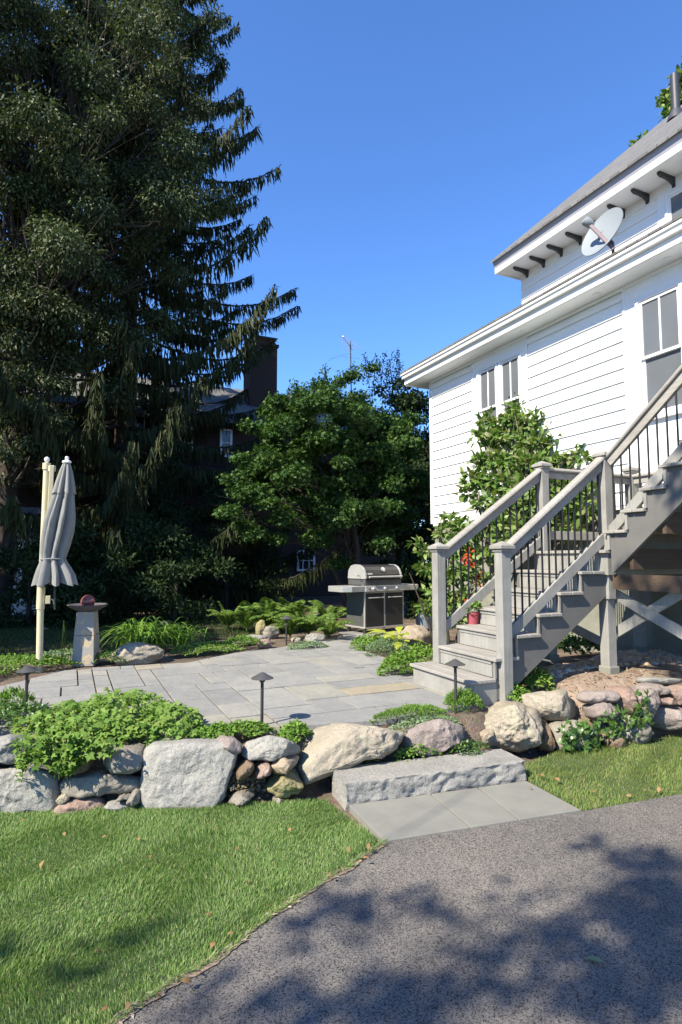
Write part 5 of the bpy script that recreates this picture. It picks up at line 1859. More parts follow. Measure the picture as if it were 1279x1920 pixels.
# daylily, hosta, irises
def arching(name, label, c, n, length, width, mat, cat='plant', spread=1.0, up=.9, group=None, parent=None):
    a = rng.uniform(0, 2 * np.pi, n)
    k = 7
    t = np.linspace(0, 1, k)
    Ln = length * rng.uniform(.6, 1.1, n)
    lean = rng.uniform(.35, 1.1, n) * spread
    base = np.stack([c[0] + rng.normal(size=n) * .07 * spread * 2, c[1] + rng.normal(size=n) * .05 * spread * 2, np.full(n, c[2])], 1)
    hz = (Ln * lean)[:, None] * (t[None] ** 1.4) * .8
    vz = Ln[:, None] * (up * 1.35 * t[None] - (.55 + .55 * lean[:, None]) * t[None] ** 2.2)
    C = np.stack([base[:, 0:1] + hz * np.cos(a)[:, None], base[:, 1:2] + hz * np.sin(a)[:, None], base[:, 2:3] + np.maximum(vz, .01)], 2)
    wd = width * .5 * np.sin(np.pi * np.clip(t * .9 + .12, 0, 1)) ** .7
    wd[-1] = .0005
    W = np.stack([-np.sin(a)[:, None] * wd[None], np.cos(a)[:, None] * wd[None], np.zeros((n, k))], 2)
    L = Leaves()
    L.strip(C, W)
    o = L.build(name, M[mat], parent, origin=None if parent is not None else tuple(c))
    if parent is None:
        tag(o, label, cat, group)
    return o


p = g(270, 1218, .36)
arching('daylily', 'strappy bright green daylily clump behind the cream boulder', (p.x, p.y, .36), 230, .85, .022, 'leaf_bright', spread=1.1)
p = g(330, 1212, .36)
arching('daylily', 'smaller daylily clump drooping right of the cream boulder', (p.x, p.y - .1, .36), 90, .62, .02, 'leaf_bright', spread=.9)
p = g(118, 1230, .36)
arching('iris', 'thin upright dark stalks between umbrella pole and birdbath', (p.x, p.y, .36), 9, .62, .012, 'leaf_dark', spread=.15, up=1.0)
p = g(748, 1222, .35)
hs = empty('hosta', (p.x, p.y, .35), 'yellow green hosta with broad leaves beside the tan boulder', 'plant')
nh = 26
a = rng.uniform(0, 2 * np.pi, nh)
Pn = np.stack([p.x + .05 * np.cos(a), p.y + .05 * np.sin(a), .40 + rng.uniform(0, .14, nh)], 1)
D = np.stack([np.cos(a), np.sin(a), rng.uniform(.05, .6, nh)], 1)
L = Leaves()
Pb = Pn + D * .08
L.oval(Pb, D, np.tile([0, 0, 1.0], (nh, 1)) + rng.normal(size=(nh, 3)) * .15, rng.uniform(.20, .34, nh), rng.uniform(.11, .16, nh), fold=.12, droop=.35)
L.build('foliage', M['leaf_hosta'], hs)
st_ = MB()
for q, d in zip(Pb, D):
    st_.tube([(p.x, p.y, .34), tuple((np.array([p.x, p.y, .40]) + q) / 2 + [0, 0, .02]), tuple(q)], .005, 5, False)
st_.build('stem', M['leaf_hosta'], hs)


def fern(c, n, length, label):
    o = empty('fern', c, label, 'fern', 'ferns behind the edging stones')
    L = Leaves()
    st = MB()
    for i in range(n):
        a = 2 * math.pi * (i + rng.uniform(-.3, .3)) / n
        ln = length * 1.05 * rng.uniform(.7, 1.1)
        lean = rng.uniform(.2, .95)
        k = 32
        t = np.linspace(0, 1, k)
        h = ln * lean * t ** 1.3
        v = ln * (1.15 * t - (.35 + .5 * lean) * t ** 2.2)
        C = np.stack([c[0] + h * math.cos(a), c[1] + h * math.sin(a), c[2] + v], 1)
        st.tube([tuple(q) for q in C[::3]] + [tuple(C[-1])], .003, 4, False)
        T = unit(np.gradient(C, axis=0))
        S = np.tile([-math.sin(a), math.cos(a), 0], (k, 1))
        N = unit(np.cross(T, S))
        for s in (1, -1):
            m_ = t > .12
            plen = .17 * ln * np.sin(np.pi * np.clip(t * .82 + .16, 0, 1)) ** .8 + .004
            D = S * s + T * .45 - np.array([0, 0, .25])
            L.diamond(C[m_], D[m_] + rng.normal(size=(m_.sum(), 3)) * .06, N[m_] + rng.normal(size=(m_.sum(), 3)) * .1, plen[m_] * rng.uniform(.9, 1.1, m_.sum()), .021 * ln / .6, .2)
    L.build('frond', M['leaf_fern'], o)
    st.build('stalk', M['leaf_fern'], o)
    return o


for (px, py, dy, n, ln, lab) in [(625, 1200, .15, 13, .62, 'lime fern nearest the grill'), (590, 1196, .25, 15, .75, 'tall fern behind the palest edging stone'), (548, 1198, .1, 14, .6, 'lime fern behind the fern bed lamp'),
                                 (520, 1190, .5, 15, .8, 'big dark fern behind the upright mossy stone'), (570, 1185, .6, 16, .85, 'tallest fern at the back in front of the small window'), (478, 1190, .5, 13, .7, 'dark fern at the left end of the fern bed'),
                                 (640, 1185, .5, 13, .75, 'shaded fern beside the grill side table'), (450, 1190, .8, 12, .7, 'outermost dark fern left of the fern bed in deep shade')]:
    p = g(px, py, .36)
    fern((p.x, p.y + dy, .36), n, ln, lab)

# ------------------------------------------------------------------ trees and shrubs
def limb_path(a, b_, sag=.12, wob=.08, n=6):
    a, b_ = Vector(a), Vector(b_)
    d = b_ - a
    out = []
    for i in range(n + 1):
        t = i / n
        p = a + d * t
        p.z += sag * d.length * math.sin(math.pi * t)
        k = math.sin(math.pi * t) * wob * d.length
        p += Vector((rng.normal() * k * .4, rng.normal() * k * .4, rng.normal() * k * .3))
        out.append(p)
    return out


def leaf_tree(name, label, base, trunk_top, r0, clumps, per, L_, W_, mat, bark='bark', cat='tree', group=None, fork=.35, hang=0.0, spread=.5, nlimb=None, kind='oval', twigs=True, stems=1, limb_k=.28, skip=()):
    """clumps: list of (centre, radius); leaves fill each clump along short twigs"""
    o = empty(name, base, label, cat, group)
    tb = MB()
    top = Vector(trunk_top)
    b0 = Vector(base)
    for s in range(stems):
        off = Vector((math.cos(s * 2.4) * .18 * (s > 0), math.sin(s * 2.4) * .14 * (s > 0), 0))
        tp = top + off * 3.5
        path = [b0 + off - Vector((0, 0, .15))] + limb_path(b0 + off, tp, 0, .03, 7)[1:]
        tb.tube(path, [r0 / math.sqrt(stems) * (1.25 - .85 * i / (len(path) - 1)) for i in range(len(path))], 10)
    for ci, (c, r) in enumerate(clumps):
        if (nlimb and ci % nlimb) or ci in skip:
            continue
        t = fork + (1 - fork) * rng.uniform() ** 1.2
        zt = min(max((Vector(c).z - b0.z) / max(.1, (top.z - b0.z)) * .75, fork * .8), 1.0)
        st = b0.lerp(top, min(1, zt * rng.uniform(.8, 1.0)))
        pth = limb_path(st, c, .06, .07, 6)
        rr = max(.010, r0 * limb_k * (1 - zt * .5))
        tb.tube(pth, [rr * (1 - .82 * i / 6) for i in range(7)], 6)
        if twigs:
            for q in range(4):
                e = Vector(c) + Vector(tuple(rng.normal(size=3) * r * .55))
                tb.tube([pth[4], pth[4].lerp(e, .5) + Vector((0, 0, .04)), e], [rr * .35, rr * .22, rr * .08], 4, False)
    tb.build('trunk', M[bark], o, smooth=True)
    L = Leaves()
    C = np.array([tuple(c) for c, r in clumps])
    Rr = np.array([r for c, r in clumps])
    idx = np.repeat(np.arange(len(C)), (per * (Rr / Rr.mean()) ** 2).astype(int))
    n = len(idx)
    d = rand_dirs(n)
    rad = rng.uniform(0, 1, n) ** (.45)
    sq = np.array([1.0, 1.0, .62])
    # twig-wise bunching
    Pn = C[idx] + d * sq * (Rr[idx] * rad)[:, None]
    key = rng.integers(0, 14, n)
    tw = unit(np.stack([np.sin(idx * 3.1 + key * 1.7), np.cos(idx * 2.3 + key * 2.9), np.sin(idx * 1.3 + key * 4.1) * .7], 1))
    Pn = Pn * .55 + (C[idx] + tw * sq * (Rr[idx] * rng.uniform(.3, 1.05, n))[:, None]) * .45
    D = unit(d * .6 + tw * .5 + rng.normal(size=(n, 3)) * .6 - np.array([0, 0, hang]))
    N = unit(np.array([0, 0, .8]) + d * .5 + rng.normal(size=(n, 3)) * .5)
    s = rng.uniform(.7, 1.25, n)
    if kind == 'lobed':
        L.lobed(Pn, D, N, L_ * .6 * s)
    elif kind == 'diamond':
        L.diamond(Pn, D, N, L_ * s, W_ * s)
    else:
        L.oval(Pn, D, N, L_ * s, W_ * s)
    L.build('crown', M[mat], o)
    return o


def envelope(c, rad, n, r, shell=.45, zmin=None, seed=1, cut=None):
    """clump centres in an uneven ellipsoid"""
    rg = np.random.default_rng(seed)
    out = []
    while len(out) < n:
        d = unit(rg.normal(size=3))
        k = shell + (1 - shell) * rg.uniform() ** .6
        wob = 1 + .18 * math.sin(d[0] * 5 + seed) * math.cos(d[2] * 4 + seed * 2)
        p = np.array(c) + d * np.array(rad) * k * wob
        if zmin is not None and p[2] < zmin:
            continue
        if cut is not None and not cut(p):
            continue
        out.append((Vector(p), r * rg.uniform(.7, 1.3)))
    return out


# magnolia against the house wall: upright shoots
mag = []
for (px, py, Y, r) in [(1030, 745, 7.0, .16), (1040, 765, 6.9, .22), (1020, 780, 7.0, .25), (1045, 800, 6.8, .24), (1000, 800, 7.1, .30), (975, 745, 7.5, .12), (970, 765, 7.4, .2), (960, 790, 7.4, .28), (935, 795, 7.6, .24),
                       (912, 790, 7.8, .2), (905, 820, 7.7, .26), (940, 825, 7.5, .32), (980, 835, 7.2, .34), (1015, 835, 6.9, .32), (1045, 835, 6.7, .24), (1085, 845, 6.2, .14), (1075, 862, 6.3, .2), (1055, 870, 6.5, .26), (1098, 858, 6.0, .14), (1020, 870, 6.8, .33),
                       (985, 875, 7.0, .34), (945, 868, 7.3, .34), (905, 865, 7.6, .28), (885, 895, 7.7, .22), (905, 905, 7.5, .3), (940, 905, 7.2, .32), (975, 915, 6.9, .3), (1020, 915, 6.6, .3), (1060, 910, 6.3, .26), (875, 925, 7.7, .18),
                       (1000, 950, 6.6, .3), (1050, 950, 6.3, .3), (1090, 920, 6.0, .22), (1090, 960, 6.0, .25), (950, 950, 6.9, .3), (910, 945, 7.2, .28), (1020, 985, 6.4, .28), (970, 990, 6.6, .28), (925, 985, 6.8, .28), (1070, 990, 6.1, .25)]:
    mag.append((at(px, py, Y=Y), r))
leaf_tree('magnolia', 'tall leafy magnolia bush growing up the white house wall behind the landing', (6.05, 6.9, .35), (6.05, 6.9, 2.6), .10, mag, 105, .15, .062, 'leaf_magnolia', 'bark_pale', cat='bush', stems=4, twigs=True)
mag2 = []
for (px, py, Y, r) in [(840, 975, 7.6, .22), (865, 985, 7.3, .24), (830, 1000, 7.5, .2), (890, 1000, 7.0, .24), (860, 1020, 7.0, .25), (895, 1040, 6.8, .26), (840, 1040, 7.1, .22), (870, 1070, 6.8, .25), (905, 1085, 6.6, .22), (845, 1085, 7.0, .25),
                       (870, 1120, 6.8, .24), (840, 1130, 7.0, .25), (930, 1040, 6.6, .24), (950, 1010, 6.5, .24), (850, 1160, 6.8, .2), (815, 1110, 7.4, .22), (805, 1070, 7.6, .2), (780, 1020, 7.9, .13), (795, 1035, 7.8, .16), (790, 1065, 7.8, .12), (800, 1140, 7.6, .2)]:
    mag2.append((at(px, py, Y=Y), r))
leaf_tree('flowering_bush', 'green bush with a few red blossoms rising behind the lower stair rail', (4.9, 7.1, .35), (4.95, 7.1, 1.4), .03, mag2, 105, .11, .05, 'leaf_magnolia', 'bark', cat='bush', stems=3, nlimb=2)
fb = bpy.data.objects['flowering_bush']
L = Leaves()
for (px, py) in [(880, 1035), (882, 1055), (903, 1078), (898, 1090), (878, 1125), (880, 1140), (872, 1050)]:
    c = np.array(at(px, py, Y=6.55))
    d = rand_dirs(12)
    L.oval(c + d * .02, d, rand_dirs(12), .06, .03)
L.build('blossom', M['flower_red'], fb)
# leaves in the small pots
p = bpy.data.objects['plant_pot'].location
mound('pot_plant', 'pale variegated plant growing in the blue gray pot', (p.x, p.y, p.z + .27), .24, .22, .2, 'leaf_hosta', 160, .10, 'oval', None, 'plant', w=.4)
p = bpy.data.objects['plant_pot.001'].location
mound('pot_plant', 'small leafy plant in the pink pot on the stair tread', (p.x, p.y, p.z + .11), .09, .09, .12, 'leaf_geranium', 90, .06, 'oval', None, 'plant')

# round maple behind the grill
mc = envelope((4.85, 11.6, 3.65), (2.15, 1.6, 2.05), 130, .42, .2, 1.45, 3)
mc += envelope((6.6, 12.2, 3.7), (1.2, 1.2, 1.7), 46, .42, .2, 1.7, 4)
mc += [(at(px, py, Y=11.4), r * .86) for px, py, r in [(440, 900, .45), (430, 960, .45), (455, 860, .4), (480, 1000, .45), (520, 1010, .4), (600, 1000, .4), (760, 960, .5), (720, 1000, .4), (470, 800, .4), (520, 750, .4), (600, 720, .35), (660, 705, .35), (700, 690, .3), (560, 735, .35),
                                                        (640, 715, .3)]]
leaf_tree('maple', 'round bushy green maple with several stems behind the gas grill', (5.7, 11.6, .33), (5.3, 11.6, 3.0), .11, mc, 430, .08, .06, 'leaf_maple', 'bark', kind='lobed', stems=4, nlimb=3, hang=.45)
yc = envelope((8.8, 15.2, 4.2), (1.9, 1.7, 3.0), 80, .65, .25, 1.0, 8)
yc += [(at(px, py, Y=15), r) for px, py, r in [(770, 715, .4), (740, 720, .45), (710, 730, .4), (785, 760, .5)]]
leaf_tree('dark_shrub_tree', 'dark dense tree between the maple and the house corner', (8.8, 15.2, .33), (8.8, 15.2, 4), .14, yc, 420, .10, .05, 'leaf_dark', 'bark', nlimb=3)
# fine shoots standing above the maple and the dark tree
def shoots(parent, mat, rows, Yd):
    L = Leaves()
    tb = MB()
    for (x0, y0, x1, y1) in rows:
        a, b_ = np.array(at(x0, y0, Y=Yd)), np.array(at(x1, y1, Y=Yd + rng.normal() * .3))
        k = max(10, int(np.linalg.norm(b_ - a) * 60))
        t = rng.uniform(0, 1, k)
        Pn = a + (b_ - a) * t[:, None] + rng.normal(size=(k, 3)) * (.03 + .06 * (1 - t))[:, None]
        D = rng.normal(size=(k, 3)) + (b_ - a) / np.linalg.norm(b_ - a) * .7
        L.oval(Pn, D, rand_dirs(k), .085 * rng.uniform(.7, 1.2, k), .036)
        tb.tube([tuple(a), tuple((a + b_) / 2 + rng.normal(size=3) * .03), tuple(b_)], [.012, .008, .003], 4, False)
    L.build('foliage', M[mat], parent)
    tb.build('twig', M['bark'], parent)


mp_ = bpy.data.objects['maple']
shoots(mp_, 'leaf_maple', [(605, 725, 612, 680), (618, 725, 608, 690), (560, 745, 556, 715), (575, 740, 572, 722), (540, 750, 545, 718), (640, 715, 650, 690), (630, 720, 634, 698), (590, 735, 586, 712), (660, 712, 664, 684), (676, 710, 672, 690)], 11.4)
shoots(bpy.data.objects['dark_shrub_tree'], 'leaf_dark', [(690, 720, 683, 662), (700, 720, 705, 668), (715, 715, 722, 662), (725, 715, 735, 660), (735, 715, 748, 664), (745, 715, 752, 680), (680, 715, 688, 675), (708, 715, 700, 690), (730, 715, 728, 680), (750, 720, 744, 655), (690, 720, 695, 680), (715, 720, 712, 675)], 15.0)

# tall spruce
def spruce(name, label, base, height, rad, z0, seed, dens=1.0, mat='spruce', ztop=None, droop=.35):
    rg = np.random.default_rng(seed)
    o = empty(name, base, label, 'tree')
    bx, by, bz = base
    ztop = ztop or height
    tb = MB()
    tb.tube([(bx, by, bz - .2), (bx, by, bz + height * .5), (bx, by, bz + height)], [.34, .2, .02], 12)
    L = Leaves()
    z = z0
    brs = []
    while z < ztop:
        nb = int(rg.integers(6, 10))
        a0 = rg.uniform(0, 6.28)
        for k in range(nb):
            a = a0 + 6.28 * k / nb + rg.normal() * .22
            f = 1 - z / height
            ln = rad * (f ** .85) * rg.uniform(.55, 1.17) * (1 if z > 7.8 else (.97 if z > 5.2 else 1.05)) + .3
            brs.append((z + rg.uniform(-.15, .15), a, ln))
        z += rg.uniform(.42, .72) / dens
    for (z, a, ln) in brs:
        k = 9
        t = np.linspace(0, 1, k)
        sag = droop * (.25 + 1.0 * (1 - z / height))
        zz = bz + z + ln * (-sag * t + sag * 1.15 * t ** 3 + .12 * t * (z / height))
        aa = a + .10 * np.sin(t * 3 + a)
        C = np.stack([bx + ln * t * np.cos(aa), by + ln * t * np.sin(aa), zz], 1)
        tb.tube([tuple(q) for q in C], [.045 * (1 - .9 * i / (k - 1)) * min(1, ln / 4) + .006 for i in range(k)], 5, False)
        # side twigs along the branch and curtains hanging from them
        m_ = int(ln * 52 * dens) + 6
        tt = rg.uniform(.10, 1.0, m_) ** .8
        cx = np.stack([np.interp(tt, t, C[:, i]) for i in range(3)], 1)
        T = np.array([math.cos(a), math.sin(a), 0])
        S = np.array([-math.sin(a), math.cos(a), 0])
        side = rg.choice([-1, 1], m_)
        off = rg.uniform(0, 1, m_) * (.10 + .42 * (1 - tt)) * min(1.0, ln / 4)
        st = cx + (S[None] * side[:, None] + T[None] * .6) * off[:, None]
        st[:, 2] -= off * .25
        hl = rg.uniform(.22, .62, m_) * (.65 + .5 * (1 - tt)) * min(1, .45 + ln / 7)
        kk = 5
        u = np.linspace(0, 1, kk)
        sway = rg.normal(size=(m_, 2)) * .06
        CC = np.empty((m_, kk, 3))
        CC[:, :, 0] = st[:, 0:1] + sway[:, 0:1] * u[None] ** 2 + T[0] * .05 * u[None]
        CC[:, :, 1] = st[:, 1:2] + sway[:, 1:2] * u[None] ** 2 + T[1] * .05 * u[None]
        CC[:, :, 2] = st[:, 2:3] - hl[:, None] * u[None] ** 1.15
        wd = np.array([.010, .020, .021, .016, .003])
        an = rg.uniform(0, 3.14, m_)
        for q in (0, 1.57):
            W = np.stack([np.cos(an + q)[:, None] * wd[None], np.sin(an + q)[:, None] * wd[None], np.zeros((m_, kk))], 2)
            L.strip(CC, W)
        # needle sprays on top of branch
        p_ = int(ln * 80 * dens) + 8
        tt = rg.uniform(.12, 1.0, p_)
        cx = np.stack([np.interp(tt, t, C[:, i]) for i in range(3)], 1)
        D = T[None] * .7 + S[None] * rg.normal(size=(p_, 1)) * .9 + np.array([0, 0, 1.0])[None] * rg.normal(size=(p_, 1)) * .35
        L.diamond(cx, D, np.tile([0, 0, 1.0], (p_, 1)) + rg.normal(size=(p_, 3)) * .3, rg.uniform(.09, .2, p_), .03)
    L.build('crown', M[mat], o)
    tb.build('trunk', M['bark'], o, smooth=True)
    return o


spruce('spruce', 'tallest dark spruce with drooping branches left of the chimney', (1.3, 17.6, .3), 26, 6.6, 1.6, 21, 1.0, ztop=21)

# leafy tree in front of the spruce at the upper left
LY = 14.3
lc = envelope((-.9, LY, 11.4), (3.7, 2.5, 6.3), 170, .78, .3, 5.0, 5)
lc += [(at(px, py, Y=LY), r) for px, py, r in [(330, 120, .65), (370, 60, .6), (380, 200, .5), (400, 110, .45), (340, 250, .65), (300, 330, .7), (250, 430, .7), (200, 520, .7), (100, 600, .7), (60, 680, .6), (40, 760, .6), (20, 820, .5), (150, 590, .6), (300, 30, .7), (240, 30, .7), (400, 30, .45), (60, 40, .8), (130, 60, .8),
                                               (30, 600, .7), (10, 500, .7), (120, 500, .7), (180, 420, .7), (240, 330, .7), (60, 400, .7), (130, 680, .6), (80, 850, .45), (10, 900, .45), (180, 660, .5)]]
lc += [(at(px, py, Y=13.5), r) for px, py, r in [(30, 700, .65), (60, 760, .6), (15, 780, .6), (100, 720, .6), (30, 640, .7), (60, 830, .5), (10, 850, .5), (110, 790, .45), (20, 580, .7), (70, 560, .7)]]
leaf_tree('leafy_tree', 'tall broadleaf tree with fine olive leaves at the left edge before the spruce', (-1.35, LY, .33), (-1.0, LY, 10), .20, lc, 1000, .10, .034, 'leaf_olive', 'bark', hang=.75, nlimb=1)

# low dark shrubs and undergrowth in the shade behind the patio
for (px, Y, rx, rz, lab) in [(235, 13.0, 1.5, 1.25, 'wide dark green shrub in deep shade behind the birdbath'), (330, 12.2, .95, 1.05, 'rounded dark shrub in deep shade above the daylily'), (150, 12.4, 1.0, 1.2, 'dark shrub in deep shade right of the umbrella'),
                             (55, 12.8, 1.2, 1.35, 'dark shrub in deep shade behind the umbrella pole'), (770, 11.6, .65, .9, 'dark shrub in the shade right of the grill'), (425, 15.2, .9, 2.1, 'tall dark shrub under the spruce boughs before the brick house'), (330, 15.8, 1.2, 2.3, 'tallest dark shrub in deep shade below the spruce trunk'), (480, 15.5, .7, 1.5, 'narrow dark shrub in deep shade left of the small window')]:
    p = at(px, 1130, Y=Y)
    cl = envelope((p.x, Y, .33 + rz * .8), (rx, .8, rz), 22, .42, .4, .4, int(px))
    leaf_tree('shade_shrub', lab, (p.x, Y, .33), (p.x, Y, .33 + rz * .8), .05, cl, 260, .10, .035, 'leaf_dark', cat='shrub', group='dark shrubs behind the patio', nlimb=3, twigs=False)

# tree tops seen over the upper roof
p = at(1262, 190, X=13.6)
tc = [(at(x, y, X=13.5), r * .75) for x, y, r in [(1250, 182, .32), (1258, 200, .32), (1272, 160, .4), (1285, 190, .5), (1292, 140, .6), (1262, 214, .35), (1300, 220, .7), (1205, 262, .25), (1190, 272, .2)]]
leaf_tree('roof_tree', 'yellowish green treetop peeping over the roof behind the vent pipe', (14.6, 8.4, 0), (14.2, 8.2, 10.5), .22, tc, 150, .16, .08, 'leaf_magnolia', 'bark', twigs=False)

# trees beyond the left edge whose shade falls on the back garden and on the driveway
SG = 'trees beyond the left edge that shade the garden'
for i, (x, y, h, r, lab) in enumerate([(-7.0, 9.95, 11.0, 2.3, 'slimmest dark shade tree beyond the left edge nearest the patio'), (-7.6, 15.4, 13, 3.0, 'broad dark shade tree beyond the left edge'), (-7.5, 19.5, 14, 3.4, 'middle dark shade tree beyond the left edge'), (-8.5, 25.5, 15, 3.6, 'farthest dark shade tree beyond the left edge')]):
    cl = envelope((x, y, h * .55), (r, r * .95, h * .46), 70, 1.05, .3, .8, 40 + i)
    if i == 0:
        cl += [(Vector((qx, qy, .35)) + Vector(SUN) * 9.6, .55) for qx in (-1.8, -.9, 0, .9, 1.8) for qy in (9.25, 10.1, 11)]  # extra unseen clumps added along sun rays to darken the back lawn
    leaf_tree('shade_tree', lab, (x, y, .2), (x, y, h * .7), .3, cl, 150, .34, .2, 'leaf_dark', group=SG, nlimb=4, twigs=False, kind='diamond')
for i, (x, y, h, r, lab) in enumerate([(-2.5, 24.5, 12, 3.0, 'dark tree standing left behind the spruce'), (3.2, 26.5, 8.0, 2.4, 'dark tree behind the spruce beyond the brick house'), (12.5, 21, 7.0, 2.5, 'dark tree beyond the brick house at the right')]):
    cl = envelope((x, y, h * .5), (r, r * .9, h * .48), 60, 1.0, .3, .6, 60 + i)
    leaf_tree('dark_tree', lab, (x, y, .2), (x, y, h * .7), .3, cl, 190, .26, .13, 'leaf_dark', nlimb=4, twigs=False, kind='diamond')

# tree behind the viewer's left whose branches dapple the driveway
sh = []
sv = Vector(SUN)
for (px, py, r, t) in [(1240, 1640, .42, 10.0), (1275, 1700, .5, 10.4), (1230, 1740, .36, 9.6), (1150, 1700, .22, 10.2), (1210, 1600, .16, 9.4), (1120, 1580, .13, 9.8), (1045, 1745, .20, 9.2), (1090, 1770, .24, 9.8), (1180, 1830, .32, 9.6), (1260, 1840, .40, 10.2), (1120, 1880, .26, 9.0),
                       (950, 1668, .10, 9.2), (1010, 1685, .07, 9.5), (640, 1680, .15, 8.7), (700, 1700, .20, 8.9), (780, 1690, .17, 9.2), (830, 1715, .13, 9.4), (600, 1730, .15, 8.6), (680, 1750, .13, 8.8), (560, 1770, .11, 8.8), (700, 1860, .22, 8.9), (780, 1880, .24, 9.1), (860, 1870, .20, 9.5), (930, 1800, .17, 9.3),
                       (1000, 1860, .20, 9.6), (980, 1780, .15, 9.4), (880, 1780, .11, 9.2), (420, 1850, .10, 8.4), (520, 1900, .22, 8.6), (350, 1900, .10, 8.2), (620, 1910, .18, 8.7), (100, 1850, .09, 8.0), (140, 1842, .06, 8.1), (20, 1772, .10, 7.8), (190, 1770, .10, 8.2), (260, 1755, .10, 8.3), (320, 1740, .09, 8.3), (60, 1775, .10, 8.0)]:
    gpt = at(px, py, z=0)
    sh.append((gpt + sv * t, r * (.72 if r < .26 else .78)))
no_limb = []  # mostly limbless leaf clumps, added on sun rays to shade the space below the stairs
for (x, y, z) in [(5, 4.05, 1.2), (5, 3.8, 1.0), (5, 3.6, 1.25), (5.2, 3.3, 1.3), (6.6, 3.7, .7), (6.6, 4.1, .6), (6.6, 3.3, .8), (6.6, 4.0, 1.1), (6.6, 3.5, 1.3)]:
    sh.append((Vector((x, y, z)) + sv * 10.5, .26))
    no_limb.append(len(sh) - 1)
for (x, y, r, t) in [(2.5, .9, .4, 9.5), (3.8, 1.2, .5, 10), (4.6, 1.5, .5, 10.5), (2.0, -.2, .7, 9.5), (4.0, 0, .9, 10.5), (5.4, 1.9, .5, 11)]:
    sh.append((Vector((x, y, 0)) + sv * t, r))
leaf_tree('driveway_tree', 'tree beyond the left edge whose branches cast dappled shade on the driveway', (-7.6, -.6, 0), (-6.6, .1, 6.0), .26, sh, 62, .10, .055, 'leaf_maple', group=None, nlimb=2, twigs=True, spread=.5, limb_k=.07, skip=set(no_limb[1:]))

# ------------------------------------------------------------------ neighbour's brick house behind the trees
NY = 19.0
nb = empty('brick_house', (4.5, NY + 2.5, .3), 'dark brick house with tall chimney in deep shade behind the spruce and maple', 'house')
MB().box((-1.5, NY, 0), (11.2, NY + 7.5, 6.2)).build('wall', M['brick'], nb)
MB().prism([(-2.0, NY - .5, 5.95), (-2.0, NY - .5, 6.1), (-2.0, NY + 3.75, 8.35), (-2.0, NY + 8.0, 6.1), (-2.0, NY + 8.0, 5.95), (-2.0, NY + 3.75, 8.2)], (13.7, 0, 0)).build('roof', M['shingle'], nb)
rf = [c for c in nb.children if c.name.startswith('roof')][0]
cx0, cx1 = at(465, 700, Y=NY + 1.6).x, at(515, 700, Y=NY + 1.6).x
ct = at(490, 648, Y=NY + 1.6).z
ch = MB().box((cx0, NY + 1.3, 6.5), (cx1, NY + 2.2, ct - .1))
ch.box((cx0 - .05, NY + 1.25, ct - .1), (cx1 + .05, NY + 2.25, ct))
ch.build('chimney', M['brick'], rf)
cc = MB()
for x in (cx0 + .1, cx1 - .1):
    for y in (NY + 1.4, NY + 2.1):
        cc.box((x - .03, y - .03, ct), (x + .03, y + .03, ct + .2))
cc.box((cx0 - .0, NY + 1.28, ct + .2), (cx1 + .0, NY + 2.22, ct + .25))
cc.build('chimney_cap', M['lamp_metal'], rf)


def nwin(px0, py0, px1, py1, nv, nh, extra=''):
    a, b_ = at(px0, py1, Y=NY - .04), at(px1, py0, Y=NY - .04)
    c = .07
    f = MB()
    for q in ((a.x, a.x + c, a.z, b_.z), (b_.x - c, b_.x, a.z, b_.z), (a.x + c, b_.x - c, b_.z - c, b_.z), (a.x + c, b_.x - c, a.z, a.z + c)):
        f.box((q[0], NY - .05, q[2]), (q[1], NY - .002, q[3]))
    for i in range(1, nv):
        x = a.x + (b_.x - a.x) * i / nv
        f.box((x - .014, NY - .04, a.z + c), (x + .014, NY - .004, b_.z - c))
    for i in range(1, nh):
        z = a.z + (b_.z - a.z) * i / nh
        f.box((a.x + c, NY - .039, z - .013), (b_.x - c, NY - .005, z + .013))
    w = f.build('window', M['frame_white'], nb)
    MB().box((a.x + c, NY - .02, a.z + c), (b_.x - c, NY - .015, b_.z - c)).build('pane', M['dark_glass'], w)


nwin(557, 1031, 591, 1071, 3, 2)
nwin(412, 805, 436, 856, 1, 2)
nwin(250, 780, 290, 850, 2, 2)
nwin(330, 800, 362, 860, 2, 2)
# aerial on the neighbour's ridge
am = at(659, 655, Y=NY + 3.75)
at0 = empty('tv_antenna', (am.x, am.y, 8.3), 'thin rooftop television aerial standing above the maple', 'antenna')
tz = at(657, 640, Y=NY + 3.75).z
MB().tube([(am.x, am.y, 8.2), (am.x - .05, am.y, tz)], .028, 8).build('mast', M['pipe'], at0, smooth=True)
e0, e1_ = at(643, 631, Y=NY + 3.3), at(661, 655, Y=NY + 4.0)
bo = MB().tube([e0, e1_], .022, 6)
bo.build('boom', M['steel'], at0, smooth=True)
el = MB()
for k in range(9):
    p = e0.lerp(e1_, k / 8)
    ln = .16 + .03 * k
    d = Vector((.86, -.2, .35)).normalized()
    el.tube([p - d * ln, p + d * ln], .010, 5)
p = Vector((am.x - .02, am.y, at(660, 671, Y=NY + 3.75).z))
el.tube([p + Vector((-.42, 0, 0)), p + Vector((.42, 0, .02))], .010, 5)
q = at(660, 661, Y=NY + 3.75)
el.tube([q, at(620, 673, Y=NY + 3.0)], .012, 5)
el.build('element', M['steel'], at0)
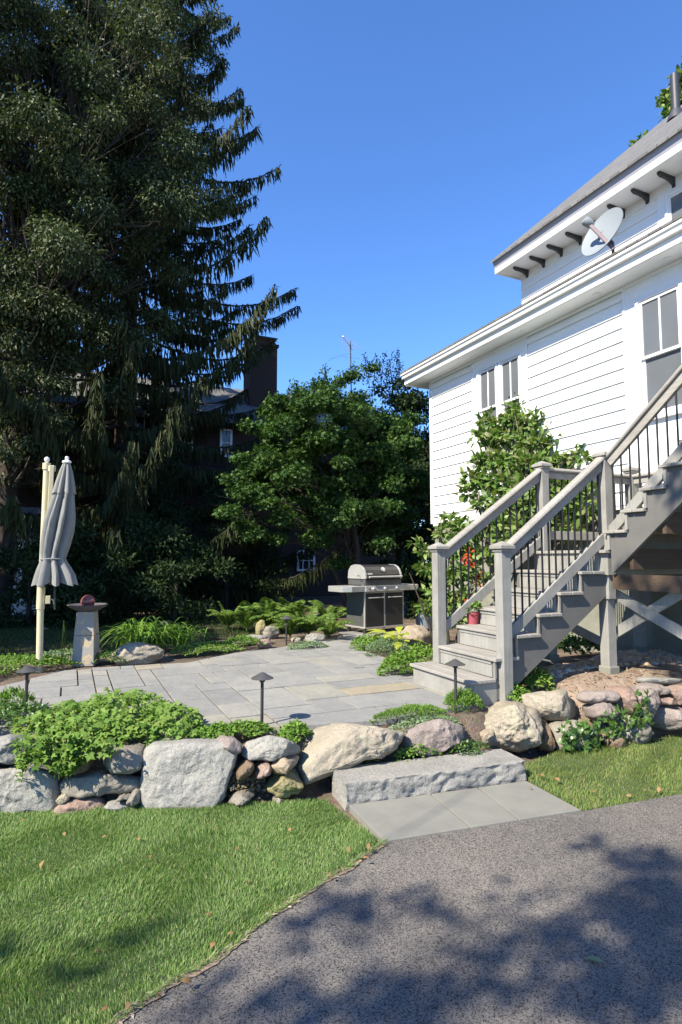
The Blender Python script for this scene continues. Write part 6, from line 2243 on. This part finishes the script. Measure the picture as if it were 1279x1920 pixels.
# pale shed glimpsed at the far left
s0, s1 = at(10, 1160, Y=15.6), at(76, 1010, Y=15.6)
shd = empty('garden_shed', (s0.x, 16.6, .3), 'pale clapboard shed glimpsed through the shrubs behind the umbrella', 'shed')
mb = MB()
z = .3
while z < s1.z:
    mb.prism([(s0.x - 1.2, 15.6, z), (s0.x - 1.2, 15.575, z), (s0.x - 1.2, 15.592, z + .13), (s0.x - 1.2, 15.6, z + .13)], (s1.x - s0.x + 1.2, 0, 0))
    z += .13
mb.box((s0.x - 1.2, 15.6, .2), (s1.x, 17.4, s1.z))
mb.build('wall', M['white_paint'], shd)
MB().prism([(s0.x - 1.4, 15.4, s1.z), (s0.x - 1.4, 15.4, s1.z + .08), (s0.x - 1.4, 16.5, s1.z + .8), (s0.x - 1.4, 17.6, s1.z + .08), (s0.x - 1.4, 17.6, s1.z)], (s1.x - s0.x + 1.6, 0, 0)).build('roof', M['shingle'], shd)

# ------------------------------------------------------------------ fallen leaves
def dry_leaf():
    L = Leaves()
    L.oval(np.array([[0, 0, 0.0]]), np.array([[1, 0, .1]]), np.array([[0, 0, 1.0]]), .036, .021, fold=.5, droop=-.25)
    return L.build('fallen_leaf', M['dry_leaf'], None)


lf = dry_leaf()
tag(lf, 'dry brown leaf fallen on the grass or driveway edge', 'leaf', 'fallen leaves')
first = True
for (px, py) in [(40, 1545), (200, 1575), (260, 1580), (405, 1562), (440, 1600), (545, 1567), (630, 1540), (655, 1605), (690, 1602), (680, 1620), (620, 1655), (500, 1705), (440, 1755), (385, 1725), (395, 1790),
                 (190, 1800), (280, 1615), (590, 1525), (1110, 1490), (1185, 1495), (1205, 1490), (1235, 1490), (1012, 1460), (1115, 1430), (1050, 1470), (1245, 1487), (990, 1480), (205, 1905), (240, 1900), (360, 1850), (300, 1880), (470, 1660), (120, 1570), (75, 1640)]:
    p = at(px, py, z=.02)
    o = lf if first else lf.copy()
    if not first:
        COL.objects.link(o)
    first = False
    o.location = (p.x, p.y, .03 + rng.uniform(0, .02))
    o.rotation_euler = (rng.normal() * .4, rng.normal() * .4, rng.uniform(0, 6.28))
    s = rng.uniform(.7, 1.25)
    o.scale = (s, s, s)
gl = at(1097, 1797, z=.01)
L = Leaves()
L.oval(np.array([[0, 0, 0.0]]), np.array([[1, 0, .05]]), np.array([[0, 0, 1.0]]), .07, .035, fold=.25, droop=-.1)
o = L.build('fallen_leaf', M['leaf_silver'], None)
o.location = (gl.x, gl.y, .012)
o.rotation_euler = (0, 0, -1.0)
tag(o, 'single pale green leaf lying on the shaded driveway', 'leaf')
